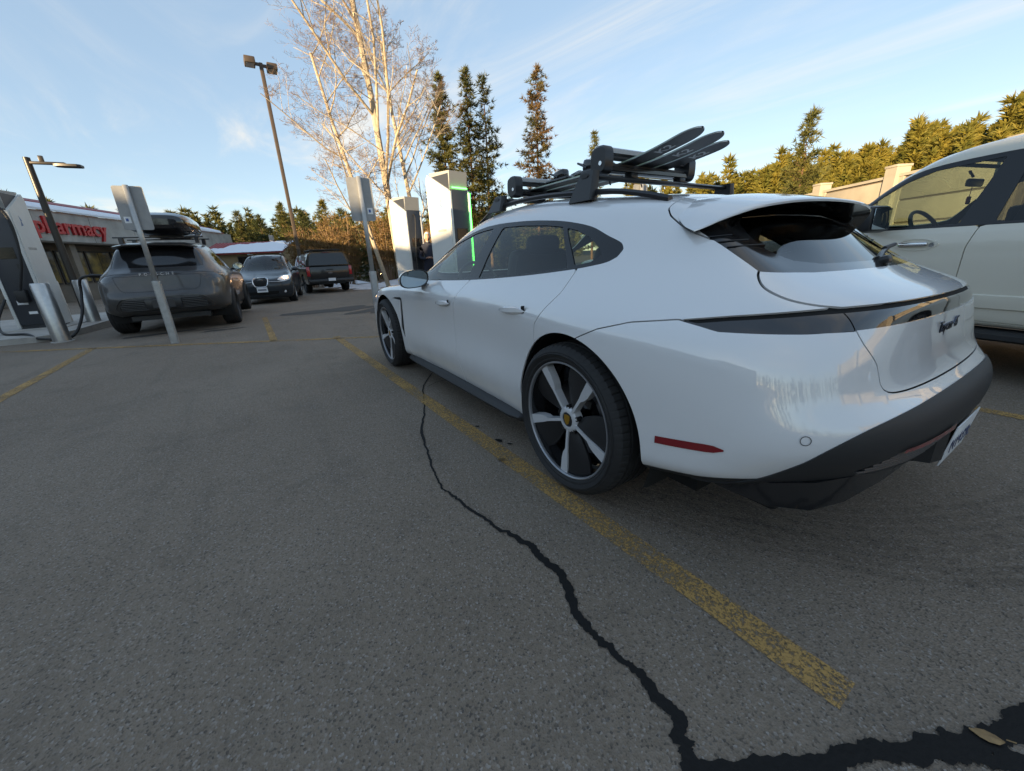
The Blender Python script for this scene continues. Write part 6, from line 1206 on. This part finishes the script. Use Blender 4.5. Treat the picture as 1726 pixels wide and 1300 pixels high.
# ------------------------------------------------------------------ the man by the charger
def person():
    T=thing('person','white haired person in a dark navy jacket looking down at their hands beside the charger','person',(9.05,-1.95,0),R(160))
    J={}; E=[]
    def j(n,p,r): J[n]=(len(J),p,r)
    j('pel',(0,0,.93),(.155,.125)); j('waist',(0,0,1.06),(.155,.12)); j('chest',(.01,0,1.27),(.175,.125)); j('shl',(.01,0,1.41),(.12,.09)); j('neck',(.025,0,1.48),(.058,.058)); j('head0',(.055,0,1.555),(.06,.07)); 
    for s,n in((1,'L'),(-1,'R')):
        j('sh'+n,(.0,.165*s,1.395),(.075,.07)); j('el'+n,(.03,.235*s,1.13),(.052,.052)); j('wr'+n,(.24,.09*s,1.10),(.036,.034)); j('ha'+n,(.285,.055*s,1.115),(.03,.022))
        j('hip'+n,(0,.095*s,.86),(.105,.10)); j('kn'+n,(.02,.105*s,.49),(.068,.07)); j('an'+n,(-.02,.11*s,.09),(.048,.05)); j('to'+n,(.14,.125*s,.045),(.042,.035))
        E+=[('shl','sh'+n),('sh'+n,'el'+n),('el'+n,'wr'+n),('wr'+n,'ha'+n),('pel','hip'+n),('hip'+n,'kn'+n),('kn'+n,'an'+n),('an'+n,'to'+n)]
    E+=[('pel','waist'),('waist','chest'),('chest','shl'),('shl','neck'),('neck','head0')]
    me=bpy.data.meshes.new('body'); me.from_pydata([p for _,p,_ in J.values()],[(J[a][0],J[b][0]) for a,b in E],[]); me.materials.append(mat('navy_cloth',(.018,.022,.040),.85,noise=(8,.3),bump=(40,.3,.006)))
    o=link('body',me,T); md=o.modifiers.new('skin','SKIN'); md.use_smooth_shade=True
    for i,(n,(k,p,r_)) in enumerate(J.items()): sv=me.skin_vertices[0].data[k]; sv.radius=r_; sv.use_root=(n=='pel')
    o.modifiers.new('sub','SUBSURF').levels=2; o.modifiers['sub'].render_levels=2
    M_skin=mat('skin',(.42,.22,.15),.55); M_hair=mat('white_hair',(.62,.60,.57),.8,bump=(90,.7,.01)); M_trs=mat('dark_trousers',(.03,.032,.04),.9)
    # head: tilted down, with nose, ears, hair and short beard
    c=Vector((.085,0,1.625)); q=Euler((0,R(24),0)).to_matrix()
    def shell(f,nu=20,nv=14,v0=0,v1=PI): return [[tuple(c+q@Vector(f(u,v))) for u in np.linspace(0,2*PI,nu+1)[:-1]] for v in np.linspace(v0,v1,nv)]
    def headf(u,v):
        x,y,z=math.sin(v)*math.cos(u),math.sin(v)*math.sin(u),math.cos(v); jaw=max(0,-z); fx_=.098*x*(1-.12*jaw)+.012*jaw*(x>0); 
        nose=.024*math.exp(-((y/.16)**2))*math.exp(-(((z+.12)/.17)**2))*(x>0); brow=.006*math.exp(-(((z-.22)/.10)**2))*(x>0); eye=-.008*math.exp(-((abs(y)-.38)/.16)**2)*math.exp(-((z-.06)/.09)**2)*(x>0)
        return (fx_+nose+brow+eye,.076*y*(1-.18*jaw),.118*z)
    m=MB(); m.grid(shell(headf,40,28),True,True); hd=m.build('head',M_skin,T)
    m=MB(); m.grid([[tuple(c+q@(Vector(headf(u,v))*1.07+Vector((-.010,0,.008)))) for u in np.linspace(.95,2*PI-.95,20)] for v in np.linspace(.0,2.0,12)]); m.grid([[tuple(c+q@(Vector(headf(u,v))*1.06+Vector((-.004,0,.012)))) for u in np.linspace(0,2*PI,24)] for v in np.linspace(0,.62,6)]); m.build('hair',M_hair,hd)
    m=MB(); m.grid([[tuple(c+q@(Vector(headf(u,v))*1.045)) for u in np.linspace(-1.15,1.15,16)] for v in np.linspace(2.02,2.75,7)]); m.build('beard',M_hair,hd)
    for s in(1,-1): m=MB(); m.loft([[tuple(c+q@Vector((-.008+.020*k*math.cos(a),s*(.076+o_),-.004+.032*k*math.sin(a)))) for a in np.linspace(0,2*PI,11)[:-1]] for k,o_ in ((.6,-.006),(1,.008),(.8,.012))]); m.build('ear',M_skin,hd)
    # hands with five fingers each, meeting over a phone
    for s in(1,-1):
        m=MB(); w=Vector((.275,.065*s,1.112)); f=Vector((.75,-.45*s,.25)).normalized(); sd=Vector((0,0,1)).cross(f).normalized()*s; up=f.cross(sd)*s
        m.loft([[tuple(w+f*t+sd*a*wd+Vector((0,0,1))*b*.014) for a,b in((-1,-.7),(0,-1),(1,-.7),(1,.7),(0,1),(-1,.7))] for t,wd in((-.01,.026),(.03,.036),(.075,.038))])
        for k,(o_,l) in enumerate(((-.028,.058),(-.010,.07),(.010,.066),(.027,.052))):
            p=w+f*.07+sd*o_; m.tube([p,p+f*l*.5+Vector((0,0,.004)),p+f*l*.8-Vector((0,0,.014)),p+f*l*.85-Vector((0,0,.034))],[.009,.0085,.008,.006],6)
        p=w+f*.02-sd*.03; m.tube([p,p-sd*.022+f*.025+Vector((0,0,.01)),p-sd*.018+f*.055+Vector((0,0,.012))],[.011,.0095,.007],6); m.build('hand',M_skin,T)
    for s in(1,-1):
        m=MB(); m.loft([[(x_+a*.05,s*.125+b*.047,z_) for a,b in((-1,-1),(1,-1),(1,1),(-1,1))] for x_,z_ in ((.04,.0),(.04,.05))]); m.box((.10,s*.125,.035),(.22,.095,.07),bev=.03); m.build('shoe',M_sat,T)
    return T
person()
